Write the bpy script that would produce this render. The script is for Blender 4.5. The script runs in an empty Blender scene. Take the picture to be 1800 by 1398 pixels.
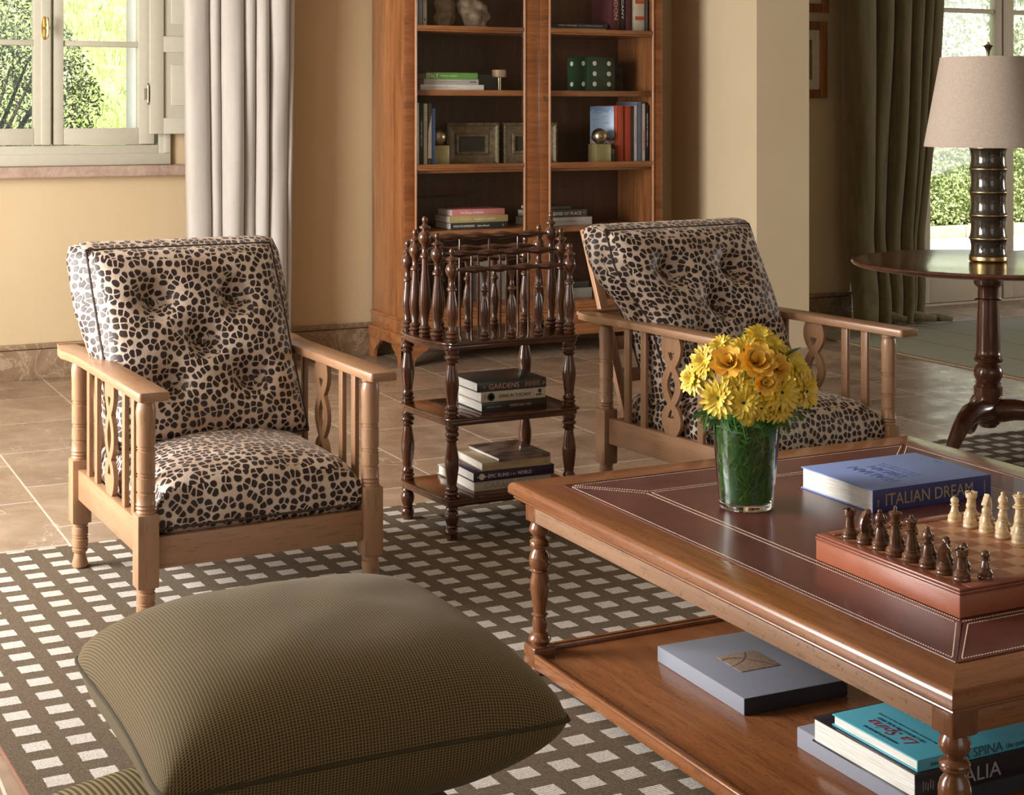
import bpy, bmesh, math, random
from math import sin, cos, pi, radians, sqrt, atan2
from mathutils import Vector, Matrix, noise as mnoise

random.seed(7)
S = bpy.context.scene
COL = S.collection

# ---------------------------------------------------------------- camera, world, sun, daylight, exposure
cam_d = bpy.data.cameras.new('camera'); cam = bpy.data.objects.new('camera', cam_d); COL.objects.link(cam)
cam.location = (0, 0, 1.4); cam.rotation_euler = (radians(90), 0, -radians(26.4817))
cam_d.sensor_width = 36; cam_d.lens = 36 * 2750 / 1800; cam_d.shift_y = -504 / 1800
cam_d.clip_start = .05; cam_d.clip_end = 200
S.camera = cam
S.view_settings.view_transform = 'Standard'; S.view_settings.look = 'None'
S.view_settings.gamma = 1; S.view_settings.use_curve_mapping = False
S.view_settings.exposure = 0.2

W = bpy.data.worlds.new('sky'); S.world = W; W.use_nodes = True
bg = W.node_tree.nodes['Background']
bg.inputs[0].default_value = (.80, .90, 1.0, 1); bg.inputs[1].default_value = 1.15

sun_d = bpy.data.lights.new('sun', 'SUN'); sun = bpy.data.objects.new('sun', sun_d); COL.objects.link(sun)
sun_d.energy = 8.5; sun_d.angle = radians(1.5); sun_d.color = (1, .96, .88)
sun.rotation_euler = Vector((.35, .75, -.85)).to_track_quat('-Z', 'Y').to_euler()
sun.location = (0, -6, 8)

def daylight(name, loc, direction, sx, sy, power, color=(1, .975, .955)):
    d = bpy.data.lights.new(name, 'AREA'); d.shape = 'RECTANGLE'; d.size = sx; d.size_y = sy
    d.energy = power; d.color = color
    o = bpy.data.objects.new(name, d); COL.objects.link(o); o.location = loc
    o.rotation_euler = Vector(direction).to_track_quat('-Z', 'Z').to_euler()
    return o
# skylight coming in at the openings of the left wall; right and front ones are added fill
daylight('left_window_daylight', (-1.75, 5.3, 1.55), (1, -.06, -.12), 1.9, 2.2, 400)
daylight('near_left_window_daylight', (-1.75, 2.6, 1.55), (1, .15, -.12), 1.3, 2.2, 14)
daylight('right_fill_light', (12.3, 3.5, 1.7), (-1, .35, -.05), 2.0, 2.0, 120)  # added fill that brightens the far wall and pier, no known window
daylight('front_fill_light', (2.2, -2.15, 1.7), (0, 1, -.15), 2.6, 1.8, 4)  # added weak fill from the unseen side behind the camera

# ---------------------------------------------------------------- mesh building helpers
class MB:
    def __init__(s):
        s.bm = bmesh.new(); s.uv = s.bm.loops.layers.uv.new('UVMap')
    def add(s, other, M=None):
        if M is not None: bmesh.ops.transform(other, matrix=M, verts=other.verts)
        me = bpy.data.meshes.new('tmp'); other.to_mesh(me); other.free()
        s.bm.from_mesh(me); bpy.data.meshes.remove(me); return s
    def box(s, x0, x1, y0, y1, z0, z1, bev=0, seg=2, M=None):
        b = bmesh.new(); bmesh.ops.create_cube(b, size=1)
        for v in b.verts:
            v.co = Vector(((x0+x1)/2 + v.co.x*(x1-x0), (y0+y1)/2 + v.co.y*(y1-y0), (z0+z1)/2 + v.co.z*(z1-z0)))
        if bev > 0:
            bmesh.ops.bevel(b, geom=list(b.edges), offset=bev, segments=seg, profile=.5, affect='EDGES', clamp_overlap=True)
        return s.add(b, M)
    def lathe(s, prof, n=24, M=None, cx=0, cy=0):
        b = bmesh.new(); rings = []
        for r, z in prof:
            if r < 1e-6: rings.append([b.verts.new((cx, cy, z))])
            else: rings.append([b.verts.new((cx + r*cos(2*pi*k/n), cy + r*sin(2*pi*k/n), z)) for k in range(n)])
        for A, B in zip(rings, rings[1:]):
            if len(A) == 1 and len(B) == 1: continue
            for k in range(n):
                k2 = (k+1) % n
                try:
                    if len(A) == 1: b.faces.new((A[0], B[k2], B[k]))
                    elif len(B) == 1: b.faces.new((A[k], A[k2], B[0]))
                    else: b.faces.new((A[k], A[k2], B[k2], B[k]))
                except ValueError: pass
        for R, flip in ((rings[0], True), (rings[-1], False)):
            if len(R) > 1 and prof[0] != prof[-1]:
                try: b.faces.new(R[::-1] if flip else R)
                except ValueError: pass
        bmesh.ops.recalc_face_normals(b, faces=b.faces)
        return s.add(b, M)
    def tube(s, pts, rad, n=8, M=None, caps=True, flat=1.0):
        b = bmesh.new(); pts = [Vector(p) for p in pts]; N = len(pts)
        rads = rad if isinstance(rad, (list, tuple)) else [rad]*N
        rings = []; up = Vector((0, 0, 1)); prev = None
        for i, p in enumerate(pts):
            t = (pts[min(i+1, N-1)] - pts[max(i-1, 0)]).normalized()
            if prev is None:
                a = up if abs(t.z) < .9 else Vector((1, 0, 0)); u = t.cross(a).normalized()
            else:
                u = (prev - t*prev.dot(t)).normalized()
            prev = u; v = t.cross(u)
            rings.append([b.verts.new(p + (u*cos(2*pi*k/n) + v*sin(2*pi*k/n)*flat)*rads[i]) for k in range(n)])
        for A, B in zip(rings, rings[1:]):
            for k in range(n): b.faces.new((A[k], A[(k+1) % n], B[(k+1) % n], B[k]))
        if caps: b.faces.new(rings[0][::-1]); b.faces.new(rings[-1])
        bmesh.ops.recalc_face_normals(b, faces=b.faces)
        return s.add(b, M)
    def prism(s, poly, h0, h1, axis='z', bev=0, M=None, seg=1):
        b = bmesh.new()
        f = {'z': lambda p, h: (p[0], p[1], h), 'y': lambda p, h: (p[0], h, p[1]), 'x': lambda p, h: (h, p[0], p[1])}[axis]
        A = [b.verts.new(f(p, h0)) for p in poly]; B = [b.verts.new(f(p, h1)) for p in poly]; n = len(poly)
        b.faces.new(A); b.faces.new(B[::-1])
        for k in range(n): b.faces.new((A[k], B[k], B[(k+1) % n], A[(k+1) % n]))
        bmesh.ops.recalc_face_normals(b, faces=b.faces)
        if bev > 0:
            es = [e for e in b.edges if len(e.link_faces) == 2 and e.calc_face_angle(0) > .6]
            bmesh.ops.bevel(b, geom=es, offset=bev, segments=seg, profile=.5, affect='EDGES', clamp_overlap=True)
        return s.add(b, M)
    def grid(s, fn, nu, nv, closeu=False, M=None, uvs=(1, 1), uvfn=None, flip=False):
        b = bmesh.new(); uvl = b.loops.layers.uv.new('UVMap')
        V = [[b.verts.new(fn(i/nu, j/nv)) for j in range(nv+1)] for i in range(nu if closeu else nu+1)]
        for i in range(nu):
            i2 = (i+1) % len(V)
            for j in range(nv):
                q = (V[i][j], V[i2][j], V[i2][j+1], V[i][j+1]); par = ((i, j), (i+1, j), (i+1, j+1), (i, j+1))
                if flip: q = q[::-1]; par = par[::-1]
                f = b.faces.new(q)
                for l, (a, c) in zip(f.loops, par): l[uvl].uv = uvfn(a/nu, c/nv) if uvfn else (a/nu*uvs[0], c/nv*uvs[1])
        return s.add(b, M)
    def build(s, name, mat, parent=None, boxuv=False, angle=35, loc=None):
        bm = s.bm
        if boxuv:
            uv = bm.loops.layers.uv['UVMap']; bm.normal_update()
            for f in bm.faces:
                n = f.normal; a = max(range(3), key=lambda i: abs(n[i]))
                for l in f.loops:
                    c = l.vert.co; l[uv].uv = ((c.y+3.1, c.z), (c.x, c.z+1.7), (c.x+1.3, c.y+.4))[a]
        me = bpy.data.meshes.new(name); bm.to_mesh(me); bm.free()
        for p in me.polygons: p.use_smooth = True
        me.set_sharp_from_angle(angle=radians(angle))
        for m in (mat if isinstance(mat, (list, tuple)) else [mat]): me.materials.append(m)
        o = bpy.data.objects.new(name, me); COL.objects.link(o)
        if parent is not None: o.parent = parent
        if loc: o.location = loc
        return o

def Tm(x=0, y=0, z=0, rx=0, ry=0, rz=0, s=1):
    return Matrix.Translation((x, y, z)) @ Matrix.Rotation(rz, 4, 'Z') @ Matrix.Rotation(ry, 4, 'Y') @ Matrix.Rotation(rx, 4, 'X') @ Matrix.Scale(s, 4)
def tag(o, label, cat, group=None, kind=None):
    o['label'] = label; o['category'] = cat
    if group: o['group'] = group
    if kind: o['kind'] = kind
    return o
def thing(name, label, cat, loc=(0, 0, 0), rz=0, group=None):
    o = bpy.data.objects.new(name, None); COL.objects.link(o); o.empty_display_size = .1
    o.location = loc; o.rotation_euler = (0, 0, rz); return tag(o, label, cat, group)
def struct(o): o['kind'] = 'structure'; return o
def copy_tree(o, parent=None):
    c = o.copy(); COL.objects.link(c)
    if parent is not None: c.parent = parent
    for ch in list(o.children): copy_tree(ch, c)
    return c
def lettering(text, size, mat, parent, M, name='lettering', align='LEFT', depth=.0004, sx=1, shear=0, width=None):
    cu = bpy.data.curves.new('t', 'FONT'); cu.body = text; cu.size = size; cu.extrude = depth; cu.align_x = align
    cu.resolution_u = 3; cu.shear = shear
    o = bpy.data.objects.new('t', cu); COL.objects.link(o)
    dg = bpy.context.evaluated_depsgraph_get(); dg.update()
    me = bpy.data.meshes.new_from_object(o.evaluated_get(dg)); bpy.data.objects.remove(o); bpy.data.curves.remove(cu)
    if width:
        xs = [v.co.x for v in me.vertices]; sx = width/(max(xs)-min(xs))
    me.transform(M @ Matrix.Diagonal((sx, 1, 1, 1))); me.name = name; me.materials.clear(); me.materials.append(mat)
    r = bpy.data.objects.new(name, me); COL.objects.link(r); r.parent = parent; return r
# orientation of text lying on the spine that faces -Y, on a cover facing up, etc.
FRONT = Matrix.Rotation(radians(90), 4, 'X')

# ---------------------------------------------------------------- materials
def nodes(name):
    m = bpy.data.materials.new(name); m.use_nodes = True; nt = m.node_tree
    return m, nt, nt.nodes['Principled BSDF']
def N(nt, t, **kw):
    n = nt.nodes.new(t)
    for k, v in kw.items():
        if k in n.inputs.keys() if isinstance(k, str) else False: pass
        setattr(n, k, v)
    return n
def si(n, **kw):
    for k, v in kw.items(): n.inputs[k.replace('_', ' ')].default_value = v
    return n
def L(nt, a, b): nt.links.new(a, b)
def c4(c): return (*c, 1)
def mathn(nt, op, a, b=None, c=None):
    n = nt.nodes.new('ShaderNodeMath'); n.operation = op
    for i, v in enumerate((a, b, c)):
        if v is None: continue
        if isinstance(v, (int, float)): n.inputs[i].default_value = v
        else: L(nt, v, n.inputs[i])
    return n.outputs[0]
def ramp(nt, fac, stops, interp='LINEAR'):
    r = nt.nodes.new('ShaderNodeValToRGB'); r.color_ramp.interpolation = interp
    e = r.color_ramp.elements
    while len(e) < len(stops): e.new(.5)
    for el, (p, c) in zip(e, stops): el.position = p; el.color = c4(c) if len(c) == 3 else c
    L(nt, fac, r.inputs[0]); return r.outputs[0]
def coord(nt, kind='Object', scale=(1, 1, 1), rot=(0, 0, 0), loc=(0, 0, 0)):
    tc = nt.nodes.new('ShaderNodeTexCoord'); mp = nt.nodes.new('ShaderNodeMapping')
    mp.inputs['Scale'].default_value = scale; mp.inputs['Rotation'].default_value = rot; mp.inputs['Location'].default_value = loc
    L(nt, tc.outputs[kind], mp.inputs[0]); return mp.outputs[0]
def noise(nt, vec, scale, detail=4, rough=.55, dist=0):
    n = nt.nodes.new('ShaderNodeTexNoise'); n.inputs['Scale'].default_value = scale
    n.inputs['Detail'].default_value = detail; n.inputs['Roughness'].default_value = rough; n.inputs['Distortion'].default_value = dist
    L(nt, vec, n.inputs['Vector']); return n.outputs[0]
def bump(nt, bs, h, strength=.3, dist=.002):
    b = nt.nodes.new('ShaderNodeBump'); b.inputs['Strength'].default_value = strength; b.inputs['Distance'].default_value = dist
    L(nt, h, b.inputs['Height']); L(nt, b.outputs[0], bs.inputs['Normal'])
def mixc(nt, fac, a, b, mode='MIX'):
    m = nt.nodes.new('ShaderNodeMix'); m.data_type = 'RGBA'; m.blend_type = mode
    ins = [i for i in m.inputs if i.type == 'RGBA']
    if isinstance(fac, (int, float)): m.inputs[0].default_value = fac
    else: L(nt, fac, m.inputs[0])
    for i, v in zip(ins, (a, b)):
        if isinstance(v, tuple): i.default_value = c4(v)
        else: L(nt, v, i)
    return [o for o in m.outputs if o.type == 'RGBA'][0]

def plain(name, col, rough=.6, metal=0, spec=.5, var=.08, vs=30, bmp=0, coat=0, sheen=0):
    m, nt, b = nodes(name); v = coord(nt)
    n = noise(nt, v, vs)
    c = ramp(nt, n, [(.3, tuple(x*(1-var) for x in col)), (.7, tuple(min(1, x*(1+var)) for x in col))])
    L(nt, c, b.inputs['Base Color']); b.inputs['Roughness'].default_value = rough; b.inputs['Metallic'].default_value = metal
    b.inputs['Specular IOR Level'].default_value = spec; b.inputs['Coat Weight'].default_value = coat; b.inputs['Coat Roughness'].default_value = .15
    b.inputs['Sheen Weight'].default_value = sheen
    if bmp: bump(nt, b, noise(nt, v, vs*4), bmp)
    return m
def wood(name, light, dark, axis='z', scale=1, rough=.35, coat=.2, contrast=1, bands=.5, speck=0, bmp=.06):
    m, nt, b = nodes(name)
    st = {'x': (.08, 1, 1), 'y': (1, .08, 1), 'z': (1, 1, .08)}[axis]
    v = coord(nt, scale=tuple(s*scale for s in st))
    g = noise(nt, v, 45, 6, .65, .6); g2 = noise(nt, v, 9, 3, .5, 1.2); g3 = noise(nt, v, 160, 2, .5)
    f = mathn(nt, 'ADD', mathn(nt, 'MULTIPLY', g, .5), mathn(nt, 'MULTIPLY', g2, bands))
    mid = tuple((a+c)/2 for a, c in zip(light, dark))
    w = .16*contrast
    c = ramp(nt, f, [(.5-w, dark), (.5, mid), (.5+w, light)])
    c = mixc(nt, mathn(nt, 'MULTIPLY', mathn(nt, 'LESS_THAN', g3, .37), .35), c, tuple(x*.45 for x in dark))
    if speck:
        sp = noise(nt, coord(nt), 120, 2, .5)
        c = mixc(nt, mathn(nt, 'MULTIPLY', mathn(nt, 'LESS_THAN', sp, .33), speck), c, tuple(x*.3 for x in dark))
    L(nt, c, b.inputs['Base Color']); b.inputs['Roughness'].default_value = rough
    b.inputs['Coat Weight'].default_value = coat; b.inputs['Coat Roughness'].default_value = .12
    if bmp: bump(nt, b, g, bmp, .001)
    return m

MT = {}
# chairs
for ax in 'xyz': MT['oak'+ax] = wood('pale_beech_'+ax, (.43, .245, .130), (.30, .155, .080), ax, rough=.36, coat=.12, contrast=1.4)
for ax in 'xyz': MT['walnut'+ax] = wood('polished_walnut_'+ax, (.40, .165, .058), (.16, .055, .018), ax, rough=.3, coat=.35)
for ax in 'xyz': MT['coffee'+ax] = wood('cherry_'+ax, (.30, .115, .040), (.165, .057, .019), ax, rough=.27, coat=.3, speck=.4)
MT['coffeeleg'] = wood('dark_cherry_leg', (.21, .078, .028), (.10, .034, .012), 'z', rough=.22, coat=.5)
MT['apron'] = wood('worn_cherry_apron', (.34, .195, .115), (.22, .115, .06), 'y', rough=.4, coat=.2, speck=.55)
for ax in 'xyz': MT['dark'+ax] = wood('dark_rosewood_'+ax, (.18, .060, .022), (.060, .019, .008), ax, rough=.2, coat=.6, bmp=0, bands=.3)
MT['mahog'] = wood('dark_mahogany_z', (.13, .045, .02), (.05, .016, .008), 'z', rough=.22, coat=.6)
MT['mahogx'] = wood('dark_mahogany_x', (.16, .06, .03), (.07, .022, .01), 'x', rough=.2, coat=.6)
MT['brass'] = plain('brass', (.55, .40, .16), .28, 1)
MT['bronze'] = plain('aged_bronze', (.30, .25, .15), .33, 1)
MT['cream'] = plain('greige_window_paint', (.50, .47, .37), .45, var=.03, bmp=.02)
MT['white'] = plain('white_render', (.80, .78, .72), .8, var=.03)
MT['doorpaint'] = plain('cream_door_paint', (.56, .49, .36), .5, var=.03)
MT['paper'] = plain('book_pages', (.80, .78, .72), .8, var=.04, vs=10)
def book_pages():
    m, nt, b = nodes('page_edges'); v = coord(nt, scale=(1, 1, 60))
    c = ramp(nt, noise(nt, v, 12, 2), [(.35, (.60, .57, .50)), (.65, (.86, .84, .78))])
    L(nt, c, b.inputs['Base Color']); b.inputs['Roughness'].default_value = .85; return m
MT['pages'] = book_pages()
def cmat(key, col, rough=.45, **k): MT[key] = plain(key, col, rough, **k); return MT[key]
INK = cmat('black_ink', (.02, .02, .02)); PALE = cmat('pale_ink', (.75, .70, .58)); PINKINK = cmat('rose_ink', (.62, .33, .26))
GOLDINK = cmat('gold_ink', (.48, .37, .18)); WHITEINK = cmat('white_ink', (.8, .8, .78)); REDINK = cmat('red_ink', (.45, .05, .06)); GREYINK = cmat('grey_ink', (.35, .34, .32))

def glass(name, col=(1, 1, 1), rough=0, ior=1.45, alpha_mix=None):
    m, nt, b = nodes(name)
    b.inputs['Base Color'].default_value = c4(col); b.inputs['Transmission Weight'].default_value = 1
    b.inputs['Roughness'].default_value = rough; b.inputs['IOR'].default_value = ior
    return m
def pane(name, refl=.08):
    m = bpy.data.materials.new(name); m.use_nodes = True; nt = m.node_tree; nt.nodes.clear()
    o = nt.nodes.new('ShaderNodeOutputMaterial'); mx = nt.nodes.new('ShaderNodeMixShader')
    t = nt.nodes.new('ShaderNodeBsdfTransparent'); g = nt.nodes.new('ShaderNodeBsdfGlossy'); g.inputs['Roughness'].default_value = .02
    lw = nt.nodes.new('ShaderNodeLayerWeight'); lw.inputs[0].default_value = .5
    f = mathn(nt, 'MULTIPLY_ADD', mathn(nt, 'POWER', lw.outputs['Facing'], 5), .5, refl*.25)
    nt.links.new(f, mx.inputs[0]); nt.links.new(t.outputs[0], mx.inputs[1]); nt.links.new(g.outputs[0], mx.inputs[2])
    nt.links.new(mx.outputs[0], o.inputs[0]); return m
MT['pane'] = pane('window_glass'); MT['glass'] = glass('clear_glass', (.96, 1, .98), 0, 1.45)

def leopard():
    m, nt, b = nodes('leopard_spot_velvet')
    v = coord(nt, 'UV'); wn = nt.nodes.new('ShaderNodeTexNoise'); wn.inputs['Scale'].default_value = 26; L(nt, v, wn.inputs['Vector'])
    wm = nt.nodes.new('ShaderNodeVectorMath'); wm.operation = 'MULTIPLY_ADD'; L(nt, wn.outputs[1], wm.inputs[0])
    wm.inputs[1].default_value = (.014, .014, 0); L(nt, v, wm.inputs[2])
    def vor(feature):
        x = nt.nodes.new('ShaderNodeTexVoronoi'); x.voronoi_dimensions = '2D'; x.feature = feature
        x.inputs['Scale'].default_value = 46; x.inputs['Randomness'].default_value = .78; L(nt, wm.outputs[0], x.inputs['Vector']); return x.outputs['Distance']
    e = vor('DISTANCE_TO_EDGE'); f = vor('F1')
    mr = nt.nodes.new('ShaderNodeMapRange'); mr.inputs['From Min'].default_value = .045; mr.inputs['From Max'].default_value = .11; L(nt, e, mr.inputs[0])
    mf = nt.nodes.new('ShaderNodeMapRange'); mf.inputs['From Min'].default_value = .51; mf.inputs['From Max'].default_value = .40; L(nt, f, mf.inputs[0])
    k = mathn(nt, 'MULTIPLY', mr.outputs[0], mf.outputs[0])
    basec = ramp(nt, noise(nt, v, 9, 3), [(.35, (.50, .37, .27)), (.65, (.68, .55, .45))])
    c = mixc(nt, k, basec, (.030, .015, .012))
    L(nt, c, b.inputs['Base Color']); b.inputs['Roughness'].default_value = .45
    b.inputs['Sheen Weight'].default_value = .25; b.inputs['Sheen Roughness'].default_value = .35; b.inputs['Sheen Tint'].default_value = (1, .85, .75, 1); b.inputs['Specular IOR Level'].default_value = .35
    h = mathn(nt, 'ADD', k, mathn(nt, 'MULTIPLY', noise(nt, v, 300, 2), .25))
    bump(nt, b, h, .55, .004)
    return m
MT['leopard'] = leopard()
MT['piping'] = plain('brown_piping', (.05, .028, .02), .6)

def weave():
    m, nt, b = nodes('olive_ribbed_weave'); v = coord(nt, 'UV')
    sx = nt.nodes.new('ShaderNodeSeparateXYZ'); L(nt, v, sx.inputs[0])
    def line(o, period, w):
        t = mathn(nt, 'FRACT', mathn(nt, 'DIVIDE', o, period))
        return mathn(nt, 'LESS_THAN', mathn(nt, 'ABSOLUTE', mathn(nt, 'SUBTRACT', t, .5)), w)
    a = line(sx.outputs[0], .0050, .14); c_ = line(sx.outputs[1], .0042, .17)
    n = noise(nt, v, 900, 2)
    k = mathn(nt, 'MAXIMUM', a, mathn(nt, 'MULTIPLY', c_, .75))
    c = mixc(nt, k, (.050, .031, .010), (.275, .20, .088))
    c = mixc(nt, mathn(nt, 'MULTIPLY', n, .35), c, (.10, .075, .03))
    L(nt, c, b.inputs['Base Color']); b.inputs['Roughness'].default_value = .85; b.inputs['Sheen Weight'].default_value = .1
    b.inputs['Specular IOR Level'].default_value = .15
    bump(nt, b, k, .35, .0012)
    return m
MT['weave'] = weave()
def ribs():
    m, nt, b = nodes('olive_corded_weave'); v = coord(nt, 'UV')
    sx = nt.nodes.new('ShaderNodeSeparateXYZ'); L(nt, v, sx.inputs[0])
    t = mathn(nt, 'SINE', mathn(nt, 'MULTIPLY', sx.outputs[0], 2*pi/.0085))
    k = mathn(nt, 'ADD', mathn(nt, 'MULTIPLY', t, .5), .5)
    c = mixc(nt, k, (.05, .034, .012), (.26, .20, .09)); L(nt, c, b.inputs['Base Color']); b.inputs['Roughness'].default_value = .85
    b.inputs['Specular IOR Level'].default_value = .15
    bump(nt, b, k, .4, .0015); return m
MT['ribs'] = ribs()

def plaster(name, a, c_, rough=.85):
    m, nt, b = nodes(name); v = coord(nt)
    c = ramp(nt, noise(nt, v, 1.2, 5, .6), [(.3, a), (.7, c_)]); L(nt, c, b.inputs['Base Color'])
    b.inputs['Roughness'].default_value = rough; b.inputs['Specular IOR Level'].default_value = .25
    bump(nt, b, noise(nt, v, 14, 5), .12, .01); return m
MT['ochre'] = plaster('ochre_plaster', (.56, .425, .25), (.61, .475, .29))
MT['pierpl'] = plaster('pale_ochre_plaster', (.58, .46, .29), (.64, .52, .34))
MT['ceil'] = plaster('ceiling_plaster', (.36, .30, .22), (.42, .35, .26))
def marble(name, a, c_, vein, scale=5, rough=.35):
    m, nt, b = nodes(name); v = coord(nt)
    n1 = noise(nt, v, scale, 8, .6, 1.5); n2 = noise(nt, v, scale*.7, 6, .6, 2.5)
    c = ramp(nt, n1, [(.3, a), (.7, c_)])
    d = mathn(nt, 'ABSOLUTE', mathn(nt, 'SUBTRACT', n2, .5))
    vn = nt.nodes.new('ShaderNodeMapRange'); vn.inputs['From Min'].default_value = .03; vn.inputs['From Max'].default_value = .0; L(nt, d, vn.inputs[0])
    c = mixc(nt, mathn(nt, 'MULTIPLY', vn.outputs[0], .5), c, vein); L(nt, c, b.inputs['Base Color'])
    b.inputs['Roughness'].default_value = rough; bump(nt, b, n1, .08, .004); return m
MT['skirting'] = marble('brown_marble', (.17, .105, .06), (.31, .21, .125), (.50, .40, .28), 6)
MT['sill'] = marble('rosy_marble', (.34, .23, .17), (.46, .34, .26), (.5, .42, .36), 9)

def tiles():
    m, nt, b = nodes('travertine_tiles')
    tc = nt.nodes.new('ShaderNodeTexCoord'); mp = nt.nodes.new('ShaderNodeMapping'); L(nt, tc.outputs['Object'], mp.inputs[0])
    mp.inputs['Rotation'].default_value = (0, 0, radians(90)); mp.inputs['Location'].default_value = (.20, -.024, 0)
    br = nt.nodes.new('ShaderNodeTexBrick'); L(nt, mp.outputs[0], br.inputs['Vector'])
    br.offset = .37; br.offset_frequency = 2
    si(br, Scale=1, Mortar_Size=.0042, Mortar_Smooth=.3, Bias=0, Brick_Width=.62, Row_Height=.475)
    br.inputs['Color1'].default_value = (0, 0, 0, 1); br.inputs['Color2'].default_value = (1, 1, 1, 1); br.inputs['Mortar'].default_value = (.5, .5, .5, 1)
    v = tc.outputs['Object']
    n = noise(nt, v, 3.2, 8, .62, .8)
    base = ramp(nt, n, [(.28, (.20, .14, .095)), (.5, (.32, .235, .165)), (.72, (.42, .33, .25))])
    tint = ramp(nt, br.outputs['Color'], [(0, (.82, .78, .76)), (1, (1.12, 1.05, .98))])
    c = mixc(nt, 1.0, base, tint, 'MULTIPLY')
    cr = noise(nt, v, .9, 5, .6, .9); d = mathn(nt, 'ABSOLUTE', mathn(nt, 'SUBTRACT', cr, .5))
    k = nt.nodes.new('ShaderNodeMapRange'); k.inputs['From Min'].default_value = .0022; k.inputs['From Max'].default_value = 0; L(nt, d, k.inputs[0])
    c = mixc(nt, mathn(nt, 'MULTIPLY', k.outputs[0], .55), c, (.62, .54, .45))
    c = mixc(nt, br.outputs['Fac'], c, (.60, .53, .42))
    L(nt, c, b.inputs['Base Color'])
    L(nt, ramp(nt, noise(nt, v, 8, 5), [(.3, (.22,)*3), (.7, (.42,)*3)]), b.inputs['Roughness'])
    h = mathn(nt, 'SUBTRACT', mathn(nt, 'MULTIPLY', noise(nt, v, 10, 6), .5), br.outputs['Fac'])
    bump(nt, b, h, .10, .002); return m
MT['tiles'] = tiles()

def rugmat():
    m, nt, b = nodes('taupe_rug_with_ivory_squares')
    tc = nt.nodes.new('ShaderNodeTexCoord'); sx = nt.nodes.new('ShaderNodeSeparateXYZ'); L(nt, tc.outputs['Object'], sx.inputs[0])
    v = tc.outputs['Object']
    wob = mathn(nt, 'MULTIPLY', mathn(nt, 'SUBTRACT', noise(nt, v, 130, 2), .5), .006)
    X = mathn(nt, 'ADD', mathn(nt, 'MULTIPLY_ADD', sx.outputs[1], .0535, sx.outputs[0]), wob); Y = mathn(nt, 'ADD', sx.outputs[1], wob)
    def cell(o, o0, p, w):
        t = mathn(nt, 'FRACT', mathn(nt, 'DIVIDE', mathn(nt, 'SUBTRACT', o, o0 - p*.5 - 40*p), p))
        return mathn(nt, 'LESS_THAN', mathn(nt, 'ABSOLUTE', mathn(nt, 'SUBTRACT', t, .5)), w)
    sq = mathn(nt, 'MULTIPLY', cell(X, .067, .0955, .285), cell(Y, -.091, .0996, .255))
    sq = mathn(nt, 'MULTIPLY', sq, mathn(nt, 'GREATER_THAN', X, .03))
    n = noise(nt, v, 260, 3, .7); n2 = noise(nt, v, 3, 3)
    dk = ramp(nt, n, [(.3, (.075, .055, .036)), (.7, (.20, .155, .108))])
    lt = ramp(nt, n, [(.3, (.42, .38, .33)), (.6, (.72, .68, .62))])
    c = mixc(nt, sq, dk, lt); c = mixc(nt, mathn(nt, 'MULTIPLY', n2, .2), c, (.16, .12, .08), 'MIX')
    L(nt, c, b.inputs['Base Color']); b.inputs['Roughness'].default_value = .95; b.inputs['Specular IOR Level'].default_value = .1
    wv = nt.nodes.new('ShaderNodeTexWave'); wv.bands_direction = 'Y'; wv.inputs['Scale'].default_value = 42; wv.inputs['Distortion'].default_value = 1.2; L(nt, v, wv.inputs['Vector'])
    bump(nt, b, mathn(nt, 'ADD', n, mathn(nt, 'MULTIPLY', wv.outputs['Fac'], .5)), .6, .006); return m
MT['rug'] = rugmat()
MT['rugedge'] = plain('rust_rug_binding', (.20, .085, .05), .9)
MT['fringe'] = plain('taupe_yarn', (.24, .19, .14), .9)
def sisal():
    m, nt, b = nodes('grey_green_sisal'); v = coord(nt)
    sx = nt.nodes.new('ShaderNodeSeparateXYZ'); L(nt, v, sx.inputs[0])
    t = mathn(nt, 'FRACT', mathn(nt, 'DIVIDE', mathn(nt, 'ADD', sx.outputs[0], 10*.42), .42))
    ln = mathn(nt, 'LESS_THAN', t, .018)
    c = ramp(nt, noise(nt, v, 220, 3), [(.3, (.20, .20, .135)), (.7, (.34, .33, .24))])
    c = mixc(nt, ln, c, (.07, .055, .03)); L(nt, c, b.inputs['Base Color']); b.inputs['Roughness'].default_value = .95
    bump(nt, b, noise(nt, v, 220, 3), .4, .004); return m
MT['sisal'] = sisal()
def leather(name, a, c_, rough=.33, coat=.1):
    m, nt, b = nodes(name); v = coord(nt)
    c = ramp(nt, noise(nt, v, 7, 5), [(.3, a), (.7, c_)]); L(nt, c, b.inputs['Base Color']); b.inputs['Roughness'].default_value = rough
    b.inputs['Coat Weight'].default_value = coat
    vo = nt.nodes.new('ShaderNodeTexVoronoi'); vo.inputs['Scale'].default_value = 420; L(nt, v, vo.inputs['Vector'])
    bump(nt, b, vo.outputs['Distance'], .15, .0006); return m
MT['oxblood'] = leather('oxblood_leather', (.090, .026, .022), (.15, .045, .035), .3)
MT['tan'] = leather('chestnut_leather', (.30, .085, .04), (.37, .12, .06), .36)
MT['tandark'] = leather('red_brown_leather', (.22, .06, .03), (.28, .085, .045), .36)
MT['stitch'] = plain('cream_thread', (.78, .60, .46), .6)
def fabric(name, a, c_, scale=60, rough=.9, sheen=.2, vert=False):
    m, nt, b = nodes(name); v = coord(nt, scale=(1, 1, .12) if vert else (1, 1, 1))
    n = noise(nt, v, scale, 5, .65)
    c = ramp(nt, n, [(.3, a), (.7, c_)]); L(nt, c, b.inputs['Base Color']); b.inputs['Roughness'].default_value = rough
    b.inputs['Sheen Weight'].default_value = sheen; b.inputs['Specular IOR Level'].default_value = .2
    bump(nt, b, noise(nt, coord(nt), 500, 2), .2, .0008); return m
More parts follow.
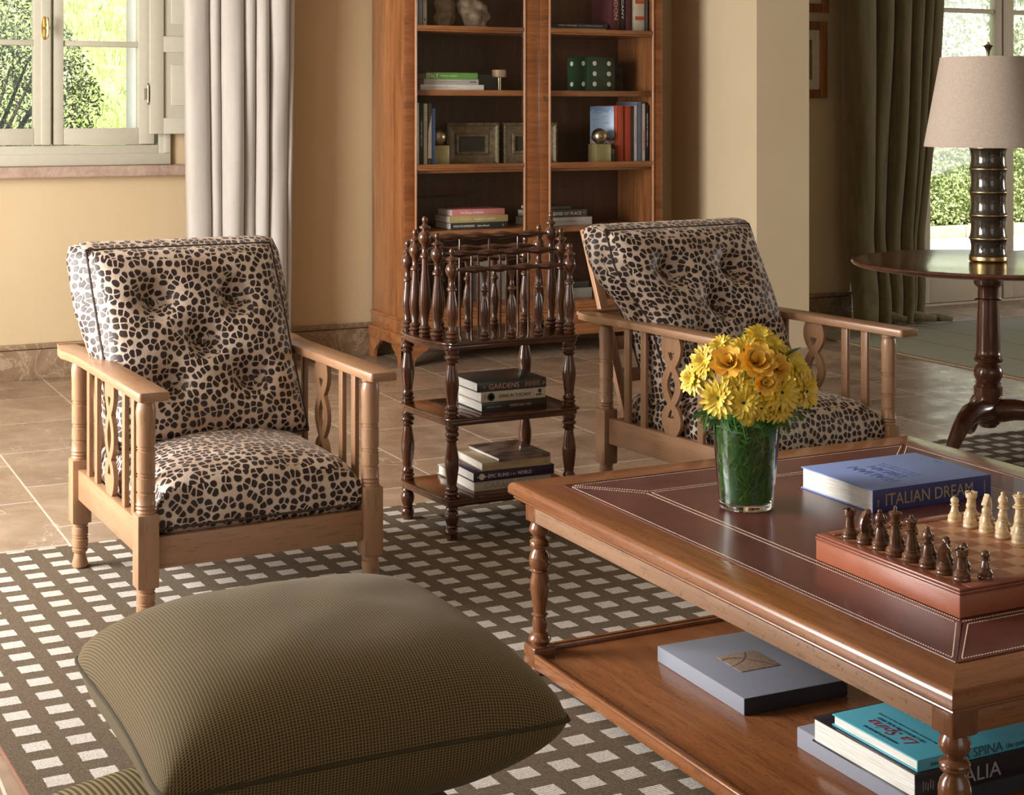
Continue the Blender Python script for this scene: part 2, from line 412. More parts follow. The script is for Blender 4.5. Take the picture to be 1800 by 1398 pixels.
MT['linen'] = fabric('pale_linen', (.46, .42, .37), (.52, .48, .43), 40, vert=True)
MT['velvet'] = fabric('olive_velvet', (.105, .080, .034), (.17, .135, .062), 30, vert=True, sheen=.35)
MT['shade'] = fabric('natural_linen_shade', (.42, .34, .27), (.50, .41, .33), 90)

# ================================================================ THE ROOM
YW, YO = 8.42, 8.84          # inner and outer face of the back wall
m = MB()
for x0, x1, z0, z1 in ((-1.9, .87, 0, 3.2), (.87, 2.12, 0, 1.05), (.87, 2.12, 2.75, 3.2), (2.12, 6.74, 0, 3.2), (6.74, 10.04, 2.75, 3.2), (10.04, 12.6, 0, 3.2)):
    m.box(x0, x1, YW, YO, z0, z1)
struct(m.build('wall_back', MT['ochre']))
m = MB()
for y0, y1, z0, z1 in ((-2.2, 1.9, 0, 3.2), (1.9, 3.3, 0, .45), (1.9, 3.3, 2.7, 3.2), (3.3, 4.3, 0, 3.2), (4.3, 6.3, 0, .45), (4.3, 6.3, 2.7, 3.2), (6.3, YW, 0, 3.2)):
    m.box(-1.75, -1.6, y0, y1, z0, z1)
struct(m.build('wall_left', MT['ochre']))
m = MB()
for x0, x1, z0, z1 in ((-1.6, .8, 0, 3.2), (.8, 3.6, 0, .75), (.8, 3.6, 2.65, 3.2), (3.6, 12.6, 0, 3.2)):
    m.box(x0, x1, -2.2, -2.05, z0, z1)
struct(m.build('wall_front', MT['ochre']))
m = MB()
for y0, y1, z0, z1 in ((-2.05, 2.4, 0, 3.2), (2.4, 4.6, 0, .65), (2.4, 4.6, 2.75, 3.2), (4.6, YW, 0, 3.2)): m.box(12.15, 12.25, y0, y1, z0, z1)
struct(m.build('wall_right', MT['ochre']))
struct(MB().box(5.324, 5.70, 7.5, YW, 0, 3.2).build('wall_pier', MT['pierpl']))
struct(MB().box(-1.9, 12.6, -2.2, YO, -.12, 0).build('floor', MT['tiles']))
struct(MB().box(-1.9, 12.6, -2.2, YO+.1, 3.2, 3.35).build('ceiling', MT['ceil']))
for nm, x0, x1 in (('baseboard_back', -1.6, 5.324), ('baseboard_far', 5.70, 6.74)):
    m = MB(); m.box(x0, x1, YW-.018, YW, 0, .155, .002); m.box(x0, x1, YW-.024, YW, .158, .187, .007, 3)
    struct(m.build(nm, MT['skirting']))

# window on the left of the back wall, with an open shutter, and its marble sill
m = MB(); m.box(.87, .94, YW-.02, YW+.06, 1.112, 2.75, .004); m.box(2.055, 2.12, YW-.02, YW+.06, 1.112, 2.75, .004)
m.box(.94, 2.055, YW-.02, YW+.06, 1.112, 1.218, .004); m.box(.94, 2.055, YW-.02, YW+.06, 2.66, 2.75, .004)
m.box(.87, 2.12, YW-.028, YW-.018, 1.112, 1.172, .003); m.box(2.085, 2.12, YW-.028, YW-.018, 1.1725, 2.75, .003)
win = struct(m.build('window_1', MT['cream']))
def sash(x0, x1, zs):
    m = MB(); y0, y1 = YW-.034, YW+.035; xs0, xs1 = x0, x1
    gl, gr = (x0+.075, x1-.09) if x0 < 1.2 else (x0+.053, x1-.085)
    m.box(x0, gl, y0, y1, 1.222, 2.655, .004); m.box(gr, x1, y0, y1, 1.222, 2.655, .004)
    m.box(gl, gr, y0, y1, 1.222, 1.308, .004); m.box(gl, gr, y0, y1, 2.57, 2.655, .004)
    for z in zs: m.box(gl, gr, y0+.01, y1-.01, z-.015, z+.015, .006, 2)
    s_ = m.build('window_sash', MT['cream'], win)
    MB().box(gl, gr, YW, YW+.004, 1.308, 2.57).build('window_pane', MT['pane'], s_)
    return s_
sash(.945, 1.492, (1.755, 2.21)); sr = sash(1.50, 2.03, (1.755, 2.21))
m = MB(); m.box(1.435, 1.487, YW-.05, YW-.034, 1.222, 2.655, .006, 3)
m.build('astragal', MT['cream'], win)
m = MB()
m.prism([(1.452+.016*cos(a), 1.83+.062*sin(a)*(1 if abs(sin(a)) < .9 else 1)) for a in [i*pi/10 for i in range(20)]], YW-.056, YW-.05, 'y', .002)
m.tube([(1.455, YW-.056, 1.83), (1.455, YW-.09, 1.83)], .008)
m.tube([(1.458, YW-.092, 1.782), (1.460, YW-.096, 1.80), (1.461, YW-.094, 1.83), (1.460, YW-.096, 1.86), (1.458, YW-.092, 1.885)], [.007, .0085, .006, .0085, .007])
m.build('window_handle', MT['brass'], win)
for z in (1.49, 2.08):
    m = MB(); m.lathe([(0, z-.06), (.006, z-.055), (.004, z-.048), (.0075, z-.045), (.0075, z+.045), (.004, z+.048), (.006, z+.055), (0, z+.06)], 10, Tm(1.985, YW-.085, 0))
    m.box(1.975, 1.985, YW-.09, YW-.03, z-.03, z+.03)
    m.build('hinge', MT['bronze'], win)
# shutter leaf folded back against the wall
m = MB(); x0, x1, y0, y1 = 1.995, 2.56, YW-.088, YW-.052
def pframe(x0, x1, zs):
    m.box(x0, x0+.072, y0, y1, zs[0]-.085, zs[-1]+.04, .002); m.box(x1-.072, x1, y0, y1, zs[0]-.085, zs[-1]+.04, .002)
    m.box(x0+.07, x1-.07, y0, y1, zs[0]-.085, zs[0], .002)
    for a, b in zip(zs[::2], zs[1::2]):
        m.box(x0+.07, x1-.07, y0+.014, y1-.005, a, b)
        m.box(x0+.115, x1-.115, y0+.006, y1-.01, a+.065, b-.065, .007, 2)
    for a, b in zip(zs[1::2], zs[2::2]): m.box(x0+.07, x1-.07, y0, y1, a, b, .002)
    m.box(x0+.07, x1-.07, y0, y1, zs[-1], zs[-1]+.04, .002)
pframe(x0, x1, (1.362, 1.715, 1.80, 2.22, 2.30, 2.60))
m.build('shutter', MT['cream'], win)
struct(MB().box(.70, 2.60, YW-.09, YW+.03, 1.052, 1.11, .008, 3).build('trim_1', MT['sill']))
m = MB(); m.box(1.985, 2.12, YW+.10, YO+.02, 1.05, 2.75); m.box(.87, 1.0, YW+.10, YO+.02, 1.05, 2.75); m.box(.87, 2.12, YW+.1, YO+.06, 1.05, 1.10)
struct(m.build('trim_2', MT['white']))

# glazed garden door in the recess on the right
dr = None
m = MB(); yd0, yd1 = 8.70, 8.78
m.box(6.74, 6.80, yd0, yd1, 0, 2.75, .004); m.box(9.98, 10.04, yd0, yd1, 0, 2.75, .004); m.box(6.8, 9.98, yd0, yd1, 2.68, 2.75, .004); m.box(6.8, 9.98, yd0, yd1+.05, -.02, .015)
dr = struct(m.build('door_1', MT['doorpaint']))
for k in range(4):
    a = 6.80 + k*.795; b = a + .795
    m = MB(); m.box(a, a+.09, yd0, yd1-.02, .02, 2.67, .004); m.box(b-.09, b, yd0, yd1-.02, .02, 2.67, .004)
    m.box(a+.09, b-.09, yd0, yd1-.02, .02, .36, .004); m.box(a+.09, b-.09, yd0, yd1-.02, 2.58, 2.67, .004)
    for z in (1.55, 2.13): m.box(a+.09, b-.09, yd0+.01, yd1-.03, z-.016, z+.016, .006)
    m.box(b-.022, b+.022, yd0-.012, yd0, .02, 2.67, .005)
    lf = m.build('door_leaf', MT['doorpaint'], dr)
    MB().box(a+.09, b-.09, yd0+.03, yd0+.034, .36, 2.58).build('door_pane', MT['pane'], lf)
m = MB(); m.box(6.74, 6.80, yd1, YO+.04, 0, 2.75); m.box(9.98, 10.04, yd1, YO+.04, 0, 2.75)
struct(m.build('trim_3', MT['white']))
for nm, lc, sx_, sy_ in (('door_sky_portal', (8.39, 8.95, 1.5), 3.1, 2.3), ('window_sky_portal', (1.5, 8.95, 1.9), 1.0, 1.6)):
    pl = daylight(nm, lc, (0, -1, 0), sx_, sy_, 10); pl.data.cycles.is_portal = True

# ---------------------------------------------------------------- outdoors
def leafmat(name, cols, rough=.55):
    m, nt, b = nodes(name); v = coord(nt)
    c = ramp(nt, noise(nt, v, 5, 6, .75), [(.25+.5*i/(len(cols)-1), c) for i, c in enumerate(cols)]); L(nt, c, b.inputs['Base Color'])
    b.inputs['Roughness'].default_value = rough; b.inputs['Specular IOR Level'].default_value = .3
    b.inputs['Subsurface Weight'].default_value = 0
    return m
MT['grass'] = leafmat('sunlit_grass', [(.20, .28, .07), (.40, .48, .18), (.68, .70, .45)], .8)
MT['bush'] = leafmat('grey_green_leaves', [(.08, .10, .055), (.19, .22, .125), (.38, .41, .28)])
MT['hedge'] = leafmat('hedge_leaves', [(.15, .21, .06), (.36, .44, .18), (.58, .63, .36)])
MT['tallhedge'] = leafmat('pale_hedge_leaves', [(.22, .26, .15), (.46, .50, .34), (.74, .74, .62)])
MT['bark'] = plain('brown_bark', (.10, .07, .045), .9)
MT['pave'] = plain('pale_paving', (.74, .71, .64), .9, var=.06, vs=4)
MT['kerbm'] = plain('stone_kerb', (.42, .36, .27), .9, var=.2, vs=12)
MT['soil'] = plain('dry_soil', (.22, .19, .13), .95, var=.3, vs=25)
def hill(u, v):
    x = -14 + u*21; y = 9.0 + v*34
    return (x, y, .25 + .30*(y-9.0) + .12*mnoise.noise((x*.4, y*.4, 0)))
struct(MB().grid(hill, 40, 60).build('ground_hill', MT['grass']))
rnd = random.Random(3)
m = MB(); b = m.bm
for i in range(9000):
    y = 9.6 + 9*rnd.random()**1.3; x = .139*y + rnd.uniform(-.1, .35)*y*.4 + rnd.uniform(-.3, .3)
    z = hill((x+14)/21, (y-9)/34)[2]; h = rnd.uniform(.05, .16); a = rnd.uniform(0, pi); w = .006+.004*rnd.random()
    dx, dy = cos(a)*w, sin(a)*w; lx, ly = rnd.uniform(-.05, .05), rnd.uniform(-.05, .05)
    b.faces.new([b.verts.new((x-dx, y-dy, z-.01)), b.verts.new((x+dx, y+dy, z-.01)), b.verts.new((x+lx, y+ly, z+h))])
tag(m.build('grass', MT['grass']), 'long bright green grass growing on the bank outside the window', 'grass', kind='stuff')
def foliage(n, centre, rad, size, seed, shell=.55, boxy=False, aspect=.5):
    r = random.Random(seed); m = MB(); b = m.bm
    for i in range(n):
        if boxy:
            p = [r.uniform(-1, 1) for _ in range(3)]; k = r.choice((0, 1, 1, 2, 2)); p[k] = (1 if k == 2 else -1)*(1-.25*r.random()**2)
            if k == 0: p[0] *= r.choice((1, -1))
            d = Vector(p)
        else:
            d = Vector((r.gauss(0, 1), r.gauss(0, 1), r.gauss(0, 1))).normalized()*(shell+(1-shell)*r.random()**.6)
        c = Vector(centre) + Vector((d.x*rad[0], d.y*rad[1], d.z*rad[2])); c += Vector((1, 1, 1))*.10*rad[2]*mnoise.noise(c*3)
        t = Vector((r.gauss(0, 1), r.gauss(0, 1), r.gauss(0, 1)+.6)).normalized(); u = t.orthogonal().normalized(); u = Matrix.Rotation(r.uniform(0, 6.3), 3, t) @ u; v = t.cross(u)
        s = size*r.uniform(.6, 1.3)
        b.faces.new([b.verts.new(c), b.verts.new(c+u*s*.5+v*s*aspect*.5), b.verts.new(c+u*s), b.verts.new(c+u*s*.5-v*s*aspect*.5)])
    return m
def shrub(name, label, cat, loc, rad, n, size, mat, seed, stems=7, boxy=False, group=None, aspect=.5):
    t = thing(name, label, cat, (loc[0], loc[1], loc[2]), 0, group)
    foliage(n, (0, 0, rad[2]*1.05), rad, size, seed, boxy=boxy, aspect=aspect).build('foliage', mat, t)
    r = random.Random(seed+50)
    if boxy: MB().box(-rad[0]*.96, rad[0]*.96, -rad[1]*.7, rad[1]*.7, .05, rad[2]*1.9, .2, 2).build('filler_core', mat, t)  # added solid core, keeps gaps between the leaves from showing dark
    for k in range(stems):
        m = MB()
        a = r.uniform(0, 6.3); q = [(0, 0, -.1), (.25*rad[0]*cos(a), .25*rad[1]*sin(a), rad[2]*.6), (.7*rad[0]*cos(a), .7*rad[1]*sin(a), rad[2]*1.35)]
        if boxy: xo = r.uniform(-.9, .9)*rad[0]; q = [(xo, 0, -.1), (xo+.1, 0, rad[2]), (xo+.2*cos(a), .1, rad[2]*1.7)]
        m.tube(q, [.03, .02, .008], 6); m.build('stem', MT['bark'], t)
    return t
shrub('garden_bush', 'large grey-green small-leaved bush outside the left window', 'bush', (1.33, 10.6, .55), (.86, .65, .85), 22000, .034, MT['bush'], 5, 14, aspect=.4)
struct(MB().box(2.3, 30, YO, 40, -.2, -.03).build('ground_terrace', MT['pave']))
m = MB(); 
for k in range(26): m.box(7.0+k*.55, 7.54+k*.55, 13.55, 13.70, -.03, .10, .012)
tag(m.build('kerb', MT['kerbm']), 'long low stone kerb edging the hedge bed beyond the garden door', 'kerb')
struct(MB().box(7, 21, 13.7, 15.6, -.03, .03).build('ground_bed', MT['soil']))
t_ = shrub('garden_hedge', 'low bright green clipped hedge beyond the garden door', 'hedge', (13.5, 14.75, 0), (5.0, .55, .50), 60000, .055, MT['hedge'], 8, 12, True, aspect=.6)
t_ = shrub('tall_hedge', 'tall pale green hedge rising behind the low clipped hedge', 'hedge', (17.0, 19.0, 0), (7.0, .9, 2.3), 60000, .11, MT['tallhedge'], 9, 14, True, aspect=.4)

# ---------------------------------------------------------------- framed pictures on the far wall
def picture(name, label, x0, x1, z0, z1, seed):
    t = thing(name, label, 'picture', ((x0+x1)/2, YW-.002, z0), 0, 'framed pictures beyond the pier'); w = (x1-x0)/2; h = z1-z0; fw = .058
    m = MB()
    for a in ((-w, -w+fw, 0, h), (w-fw, w, 0, h), (-w+fw, w-fw, 0, fw), (-w+fw, w-fw, h-fw, h)): m.box(a[0], a[1], -.028, 0, a[2], a[3], .005)
    m.build('frame', MT['walnutz'], t)
    MB().box(-w+fw, w-fw, -.012, -.008, fw, h-fw).build('mat_board', cmat('ivory_mat', (.66, .58, .44)), t)
    MB().box(-w+fw+.062, w-fw-.062, -.0155, -.012, fw+.065, h-fw-.065).build('print', cmat('sepia_print', (.20, .15, .09), var=.5, vs=18), t)
    MB().box(-w+fw, w-fw, -.018, -.0165, fw, h-fw).build('picture_glass', MT['pane'], t)
picture('framed_picture', 'lower wooden framed picture with cream mat beside the pier', 6.13, 6.531, 1.484, 1.996, 1)
picture('framed_picture', 'upper wooden framed picture, cut off by the top edge', 6.13, 6.545, 2.055, 2.57, 2)

# ---------------------------------------------------------------- curtains
def curtain(name, label, folds, ytop, ybot, ztop, zbot, amp, mat, xshift, seed, puddle=0):
    """folds: list of x boundaries (world); xshift(z01) bends/narrows towards the floor"""
    t = thing(name, label, 'curtain', (folds[0], ytop, 0))
    xs = []; ys = []; SEG = 12
    for i, (a, b) in enumerate(zip(folds, folds[1:])):
        for k in range(SEG):
            q = k/SEG; xs.append(a+(b-a)*(q - .06*sin(2*pi*q))); ys.append(-amp[i]*(sin(pi*q)**.55) if k else 0.0)
    xs.append(folds[-1]); ys.append(0.02); n = len(xs)-1
    def fn(u, v):
        i = min(int(round(u*n)), n); z = zbot + (ztop-zbot)*v; d = 1-v
        x, dy = xshift(xs[i], d); wv = mnoise.noise((xs[i]*4+seed, 0, z*1.3))
        w2 = mnoise.noise((xs[i]*9+seed, 3, z*4))
        y = ys[i]*(1+.35*mnoise.noise((i*.08+seed, 7, z*.9))) + .018*wv*d + .006*w2
        return (x-folds[0]+.014*wv*d+.004*w2, y+dy, z)
    m = MB().grid(fn, n, 46, flip=True)
    o = m.build('curtain_fabric', mat, t, angle=180)
    sd = o.modifiers.new('thickness', 'SOLIDIFY'); sd.thickness = .004
    return t
lf = [2.125, 2.255, 2.315, 2.445, 2.51, 2.585, 2.70, 2.735]
curtain('linen_curtain', 'pale linen curtain hanging in deep folds beside the left window', lf, 8.16, 8.1, 3.1, .012, [.075, .05, .085, .06, .07, .08, .03], MT['linen'], lambda x, d: (x - (x-2.43)*.16*max(0, d-.3)**1.0, -.02*d), 1)
vf = [6.53, 6.78, 6.93, 7.08, 7.20, 7.29, 7.40]
def vs_(x, d):
    q = max(0, (d-.2)/.8)
    xx = x - q*.30*(x-6.62)/.78*(.35+.65*q)
    e = max(0, (d-.80)/.20)
    return (xx + .05*sin(e*pi)*e - .06*e*e, -.16*e*e)
vct = curtain('velvet_curtain', 'dark olive green velvet curtain pooling on the floor by the garden door', vf, 8.25, 8.2, 3.1, .012, [.12, .10, .13, .10, .08, .07], MT['velvet'], vs_, 5)
m = MB()
r = random.Random(4)
for k, (xa, ya, xb, yb, rr) in enumerate(((-.10, .10, .12, -.06, .05), (.02, .02, .28, -.14, .045), (.18, -.02, .40, -.16, .04), (-.16, .02, .05, -.12, .05))):
    m.tube([(xa, ya, rr*.8), ((xa+xb)/2+.03, (ya+yb)/2-.02, rr), (xb, yb, rr*.7)], [rr*.6, rr, rr*.55], 10, flat=.8)
fo = m.build('pooled_hem', MT['velvet'], vct, loc=(.27, -.15, 0))

# ================================================================ BOOKCASE (left side at X=3.283, front at Y=7.906)
BX0, BX1, BF, BB = 3.283, 4.937, 7.906, 8.392
bc = thing('glazed_bookcase', 'tall walnut bookcase with two glazed doors against the back wall', 'bookcase', ((BX0+BX1)/2, (BF+BB)/2, 0))
ox, oy = (BX0+BX1)/2, (BF+BB)/2
def bbx(name, parts, mat, bev=.003, parent=bc, seg=2):
    m = MB()
    for p in parts: m.box(p[0]-ox, p[1]-ox, p[2]-oy, p[3]-oy, p[4], p[5], bev, seg)
    return m.build(name, mat, parent)
TOP = 2.62
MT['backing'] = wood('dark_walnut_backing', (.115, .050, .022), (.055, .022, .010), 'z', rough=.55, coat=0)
bbx('side_panel', [(BX0, BX0+.03, BF+.022, BB, .25, TOP)], MT['walnutz'])
bbx('side_panel', [(BX1-.03, BX1, BF+.022, BB, .25, TOP)], MT['walnutz'])
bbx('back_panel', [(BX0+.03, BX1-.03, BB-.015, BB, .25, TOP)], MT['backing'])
bbx('top_panel', [(BX0-.03, BX1+.03, BF-.03, BB, TOP, TOP+.05)], MT['walnutx'], .01)
bbx('bottom_board', [(BX0+.03, BX1-.03, BF+.03, BB-.015, .27, .305)], MT['walnutx'])
for z in (.732, 1.085, 1.517, 1.872): bbx('shelf', [(BX0+.03, BX1-.03, BF+.05, BB-.015, z-.032, z)], MT['walnutx'])
m = MB(); X0, X1, Y0, Y1 = BX0-ox, BX1-ox, BF-oy, BB-oy
m.box(X0-.006, X1+.006, Y0-.006, Y1, .17, .252, .003); m.box(X0-.014, X1+.014, Y0-.014, Y1, .246, .262, .006, 3)
m.box(X0-.026, X1+.026, Y0-.028, Y1, .112, .178, .006, 3)
for sx in (-1, 1):   # bracket feet, front and rear, cut as ogee brackets
    xe = X0-.02 if sx < 0 else X1+.02
    br = [(0, 0), (.07, 0), (.075, .03), (.085, .05), (.105, .058), (.118, .075), (.14, .08), (.16, .10), (.17, .12), (0, .12)]
    m.prism([(xe - sx*p[0], p[1]) for p in br], Y0-.022, Y0-.002, 'y')
    m.prism([(Y0-.022+p[0], p[1]) for p in br], xe, xe-sx*.02, 'x')
    m.prism([(Y1-.005-p[0], p[1]) for p in br], xe, xe-sx*.02, 'x')
m.build('plinth', MT['walnutx'], bc)
MT['stilez'] = wood('crossbanded_walnut_stile', (.36, .135, .045), (.15, .045, .014), 'x', scale=.8, rough=.24, coat=.5, contrast=1.2)
def door(a, b, ga, gb, key):
    m = MB()
    for x0, x1 in ((a, ga), (gb, b)): m.box(x0-ox, x1-ox, Y0-.0, Y0+.02, .262, TOP-.02, .002)
    m.box(ga-ox, gb-ox, Y0, Y0+.02, .262, .305, .002); m.box(ga-ox, gb-ox, Y0, Y0+.02, TOP-.1, TOP-.02, .002)
    d = m.build('door', MT['stilez'], bc)
    for z in (1.089, 1.856, .288):
        m = MB(); m.box(ga-ox-.004, gb-ox+.004, Y0-.006, Y0+.016, z-.008, z+.016, .004, 2); m.box(ga-ox-.004, gb-ox+.004, Y0-.002, Y0+.016, z-.017, z-.008, .003)
        m.build('glazing_bar', MT['walnutx'], d)
    m = MB()
    for x in (ga, gb): m.tube([(x-ox, Y0-.001, .30), (x-ox, Y0-.001, TOP-.1)], .0065, 8)
    m.build('bead_moulding', MT['oakz2'], d)
    for z0, z1 in ((.30, 1.075), (1.10, 1.85), (1.87, TOP-.1)):
        MB().box(ga-ox, gb-ox, Y0+.008, Y0+.011, z0, z1).build('glass_pane', MT['pane'], d)
    return d
MT['oakz2'] = wood('light_walnut_bead', (.50, .25, .12), (.34, .15, .06), 'z', rough=.3, coat=.4)
door(BX0, 4.112, 3.350, 4.018, False)
d2 = door(4.115, BX1, 4.179, 4.870, True)
m = MB(); m.lathe([(0, -.003), (.010, -.002), (.010, 0), (0, .001)], 14, Tm(4.146-ox, Y0-.003, 1.474, rx=radians(90))); m.box(4.1445-ox, 4.1475-ox, Y0-.009, Y0-.003, 1.455, 1.468)
m.build('keyhole', MT['bronze'], d2)

# ---------------------------------------------------------------- books
def book(name, label, x0, x1, y0, y1, z0, z1, cover, group=None, spine='front', rz=0, lay=True, tilt=0, soft=False, cat='book'):
    """flat book with its spine facing -Y ('front'), or upright book with its spine facing -Y"""
    cx, cy = (x0+x1)/2, (y0+y1)/2
    t = thing(name, label, cat, (cx, cy, z0), rz, group); t.rotation_euler[1] = tilt
    w, d, h = (x1-x0)/2, (y1-y0)/2, z1-z0; c = .0028 if min(h, 2*w) > .02 else .0016
    m = MB()
    if lay:
        m.box(-w, w, -d, d, 0, c, .0008); m.box(-w, w, -d, d, h-c, h, .0008); m.box(-w, w, -d, -d+c, c*.5, h-c*.5, .0008)
        e = .004 if not soft else .001
        pg = MB().box(-w+e, w-e, -d+c, d-e, c, h-c)
    else:
        m.box(-w, -w+c, -d, d, 0, h, .0008); m.box(w-c, w, -d, d, 0, h, .0008); m.box(-w, w, -d, -d+c, 0, h, .0008)
        e = .004
        pg = MB().box(-w+c, w-c, -d+c, d-e, e, h-e)
    m.build('cover', cover, t); pg.build('pages', MT['pages'], t)
    return t, w, d, h
def spine_text(bk, text, size, mat, x, z=None, align='LEFT', width=None, name='spine_lettering', bold=False):
    t, w, d, h = bk
    z = h/2 - size*.35 if z is None else z
    return lettering(text, size, mat, t, Matrix.Translation((x, -d-.0004, z)) @ FRONT, name, align, width=width, depth=.0005)
def up_text(bk, text, size, mat, z, width=None, x=None):
    t, w, d, h = bk     # reads downwards on an upright spine
    return lettering(text, size, mat, t, Matrix.Translation((-size*.35 if x is None else x, -d-.0004, z)) @ FRONT @ Matrix.Rotation(-pi/2, 4, 'Z'), 'spine_lettering', 'LEFT', width=width, depth=.0005)
def sb(name, label, x0, x1, zb, h, dep, col, lay=True, y0=8.0, group=None, tilt=0, rough=.4, **mk):
    mat = col if not isinstance(col, tuple) else plain('book_cover', col, rough, **mk)
    return book(name, label, x0*1.0195, x1*1.0195, y0, y0+dep, zb, zb+h*1.0195, mat, group, lay=lay, tilt=tilt)
Z1, Z2, Z3, Z4, Z5 = 1.8725, 1.5175, 1.0855, .7325, .3055
# top shelf, left: three upright books, two carved stone busts
b_ = sb('book', 'ivory upright book at the far left of the top shelf, left bay', 3.318, 3.339, Z1, .30, .24, (.62, .58, .46), False, group='upright books, top left')
b_ = sb('book', 'grey upright book between two pale books, top left shelf', 3.340, 3.365, Z1, .31, .24, (.30, .31, .33), False, group='upright books, top left')
b_ = sb('book', 'beige upright book with brown lettering, top left shelf', 3.366, 3.391, Z1, .30, .24, (.55, .47, .32), False, group='upright books, top left')
up_text(b_, 'TUSCANY', .018, REDINK, .26, width=.13); MB().lathe([(0, 0), (.005, 0), (.005, .0006), (0, .0006)], 12, Tm(0, -b_[2]-.0003, .035, rx=radians(90))).build('publisher_mark', INK, b_[0])
MT['terra'] = plain('carved_stone', (.26, .19, .12), .85, var=.45, vs=28, bmp=.5)
def bust(label, x, y, seed, s=1):
    t = thing('stone_sculpture', label, 'sculpture', (x, y, Z1), 0, 'stone sculptures on the top shelf')
    MB().box(-.072*s, .072*s, -.05, .05, 0, .012, .002).build('base', cmat('pale_plinth', (.38, .33, .24)), t)
    def fn(u, v):
        a = 2*pi*u; z = .012 + .26*v; r = .080*s*(1-v)**.3*(.50+.55*sin(pi*min(1, v*1.25+.08))); r *= 1+.45*mnoise.noise((cos(a)*1.6+seed*3, sin(a)*1.6, v*5))
        return (r*cos(a)*1.05+.02*sin(v*4+seed), r*.62*sin(a), z)
    MB().grid(fn, 36, 26, True).build('carving', MT['terra'], t, angle=80)
bust('mottled stone sculpture on a pale base, left one on the top shelf', 3.62, 8.16, .2, .85)
bust('mottled stone sculpture on a pale base, right one on the top shelf', 3.79, 8.13, 1.4, 1.1)
# top shelf, right
b2 = sb('book', 'thin pale book lying under the black interiors book, top right shelf', 4.146, 4.529, Z1, .013, .24, (.42, .37, .27), y0=8.02)
b1 = sb('book', 'black book with white lettering lying flat on the top right shelf', 4.146, 4.534, Z1+.0135, .024, .24, (.02, .018, .016), y0=8.01)
spine_text(b1, 'GREG NATALE', .014, PALE, -.135, width=.122); spine_text(b1, 'THE LAYERED INTERIOR', .012, GREYINK, -.005, width=.165)
for lab, xa, xb, c, tx, tm in (('wide burgundy upright book with pale lettering, top right shelf', 4.556, 4.609, (.09, .025, .03), 'LONDON', PINKINK),
        ('narrow black upright book with white mark, top right shelf', 4.611, 4.643, (.02, .018, .018), 'TUSCANY', PALE), ('plain burgundy upright book beside the black one, top right shelf', 4.646, 4.686, (.10, .03, .035), '', None)):
    b_ = sb('book', lab, xa, xb, Z1, .30, .24, c, False, group='upright books, top right')
    if tx: up_text(b_, tx, (xb-xa)*.62, tm, .27, width=.2)
b_ = sb('book', 'fat ivory upright book with two orange-red bands, top right shelf', 4.696, 4.776, Z1, .30, .24, (.60, .55, .40), False, group='upright books, top right')
for z in (.068, .165): MB().box(-b_[1]+.016, b_[1], -b_[2]-.001, -b_[2], z-.0, z+.022).build('red_band', cmat('orange_red', (.50, .10, .04)), b_[0])
sb('book', 'thin dark grey upright book at the right end of the top shelf', 4.779, 4.80, Z1, .30, .24, (.10, .11, .10), False, group='upright books, top right')
# second shelf, left: flat stack, tall brass-edged frame leaning, dark box, tape roll
b3 = sb('book', 'white flat book at the bottom of the stack on the second shelf', 3.352, 3.735, Z2, .029, .25, (.74, .70, .62))
spine_text(b3, 'THE GARDENS OF ITALY', .012, cmat('tan_ink', (.45, .36, .26)), -.17, width=.2)
b2 = sb('book', 'light grey flat book in the middle of the second-shelf stack', 3.373, 3.703, Z2+.0300, .029, .24, (.46, .44, .38))
spine_text(b2, 'WINE HOTELS: A WORLD', .012, GREYINK, -.12, width=.16); spine_text(b2, 'ASTER', .013, INK, .115)
b1 = sb('book', 'bright green flat book with white lettering, topmost on the second shelf', 3.386, 3.697, Z2+.0600, .036, .22, (.13, .32, .06))
spine_text(b1, 'ITALY', .034, WHITEINK, -.155, width=.068, z=.006); spine_text(b1, 'PASSION TO DESIGN', .011, PALE, -.07, width=.1)
t = thing('leaning_frame', 'tall dark framed panel with thin gilt edge leaning in the second shelf corner', 'frame', (3.43, 8.20, Z2), 0)
m = MB(); m.box(-.055, .03, 0, .02, 0, .318); m.build('dark_panel', cmat('black_brown_panel', (.03, .022, .014)), t)
MB().tube([(-.022, -.004, 0), (-.008, -.004, .318)], .004, 6).build('gilt_edge', MT['brass'], t)
MB().box(3.80*1.0, 4.0, 8.20, 8.34, Z2, Z2+.095, .003).build('storage_box', cmat('dark_green_cloth', (.045, .055, .03), .7))
tag(bpy.data.objects['storage_box'], 'low dark green cloth box standing on the second shelf behind the tape roll', 'box')
t = thing('tape_roll', 'small tan roll standing on a silver stem on the second shelf', 'roll', (3.952, 8.10, Z2), 0)
MB().lathe([(.012, 0), (.012, .075)], 16).build('stem', MT['bronze'], t); MB().lathe([(.018, .076), (.041, .077), (.041, .118), (.018, .119)], 28).build('roll', cmat('kraft_tape', (.34, .22, .12), .5), t)
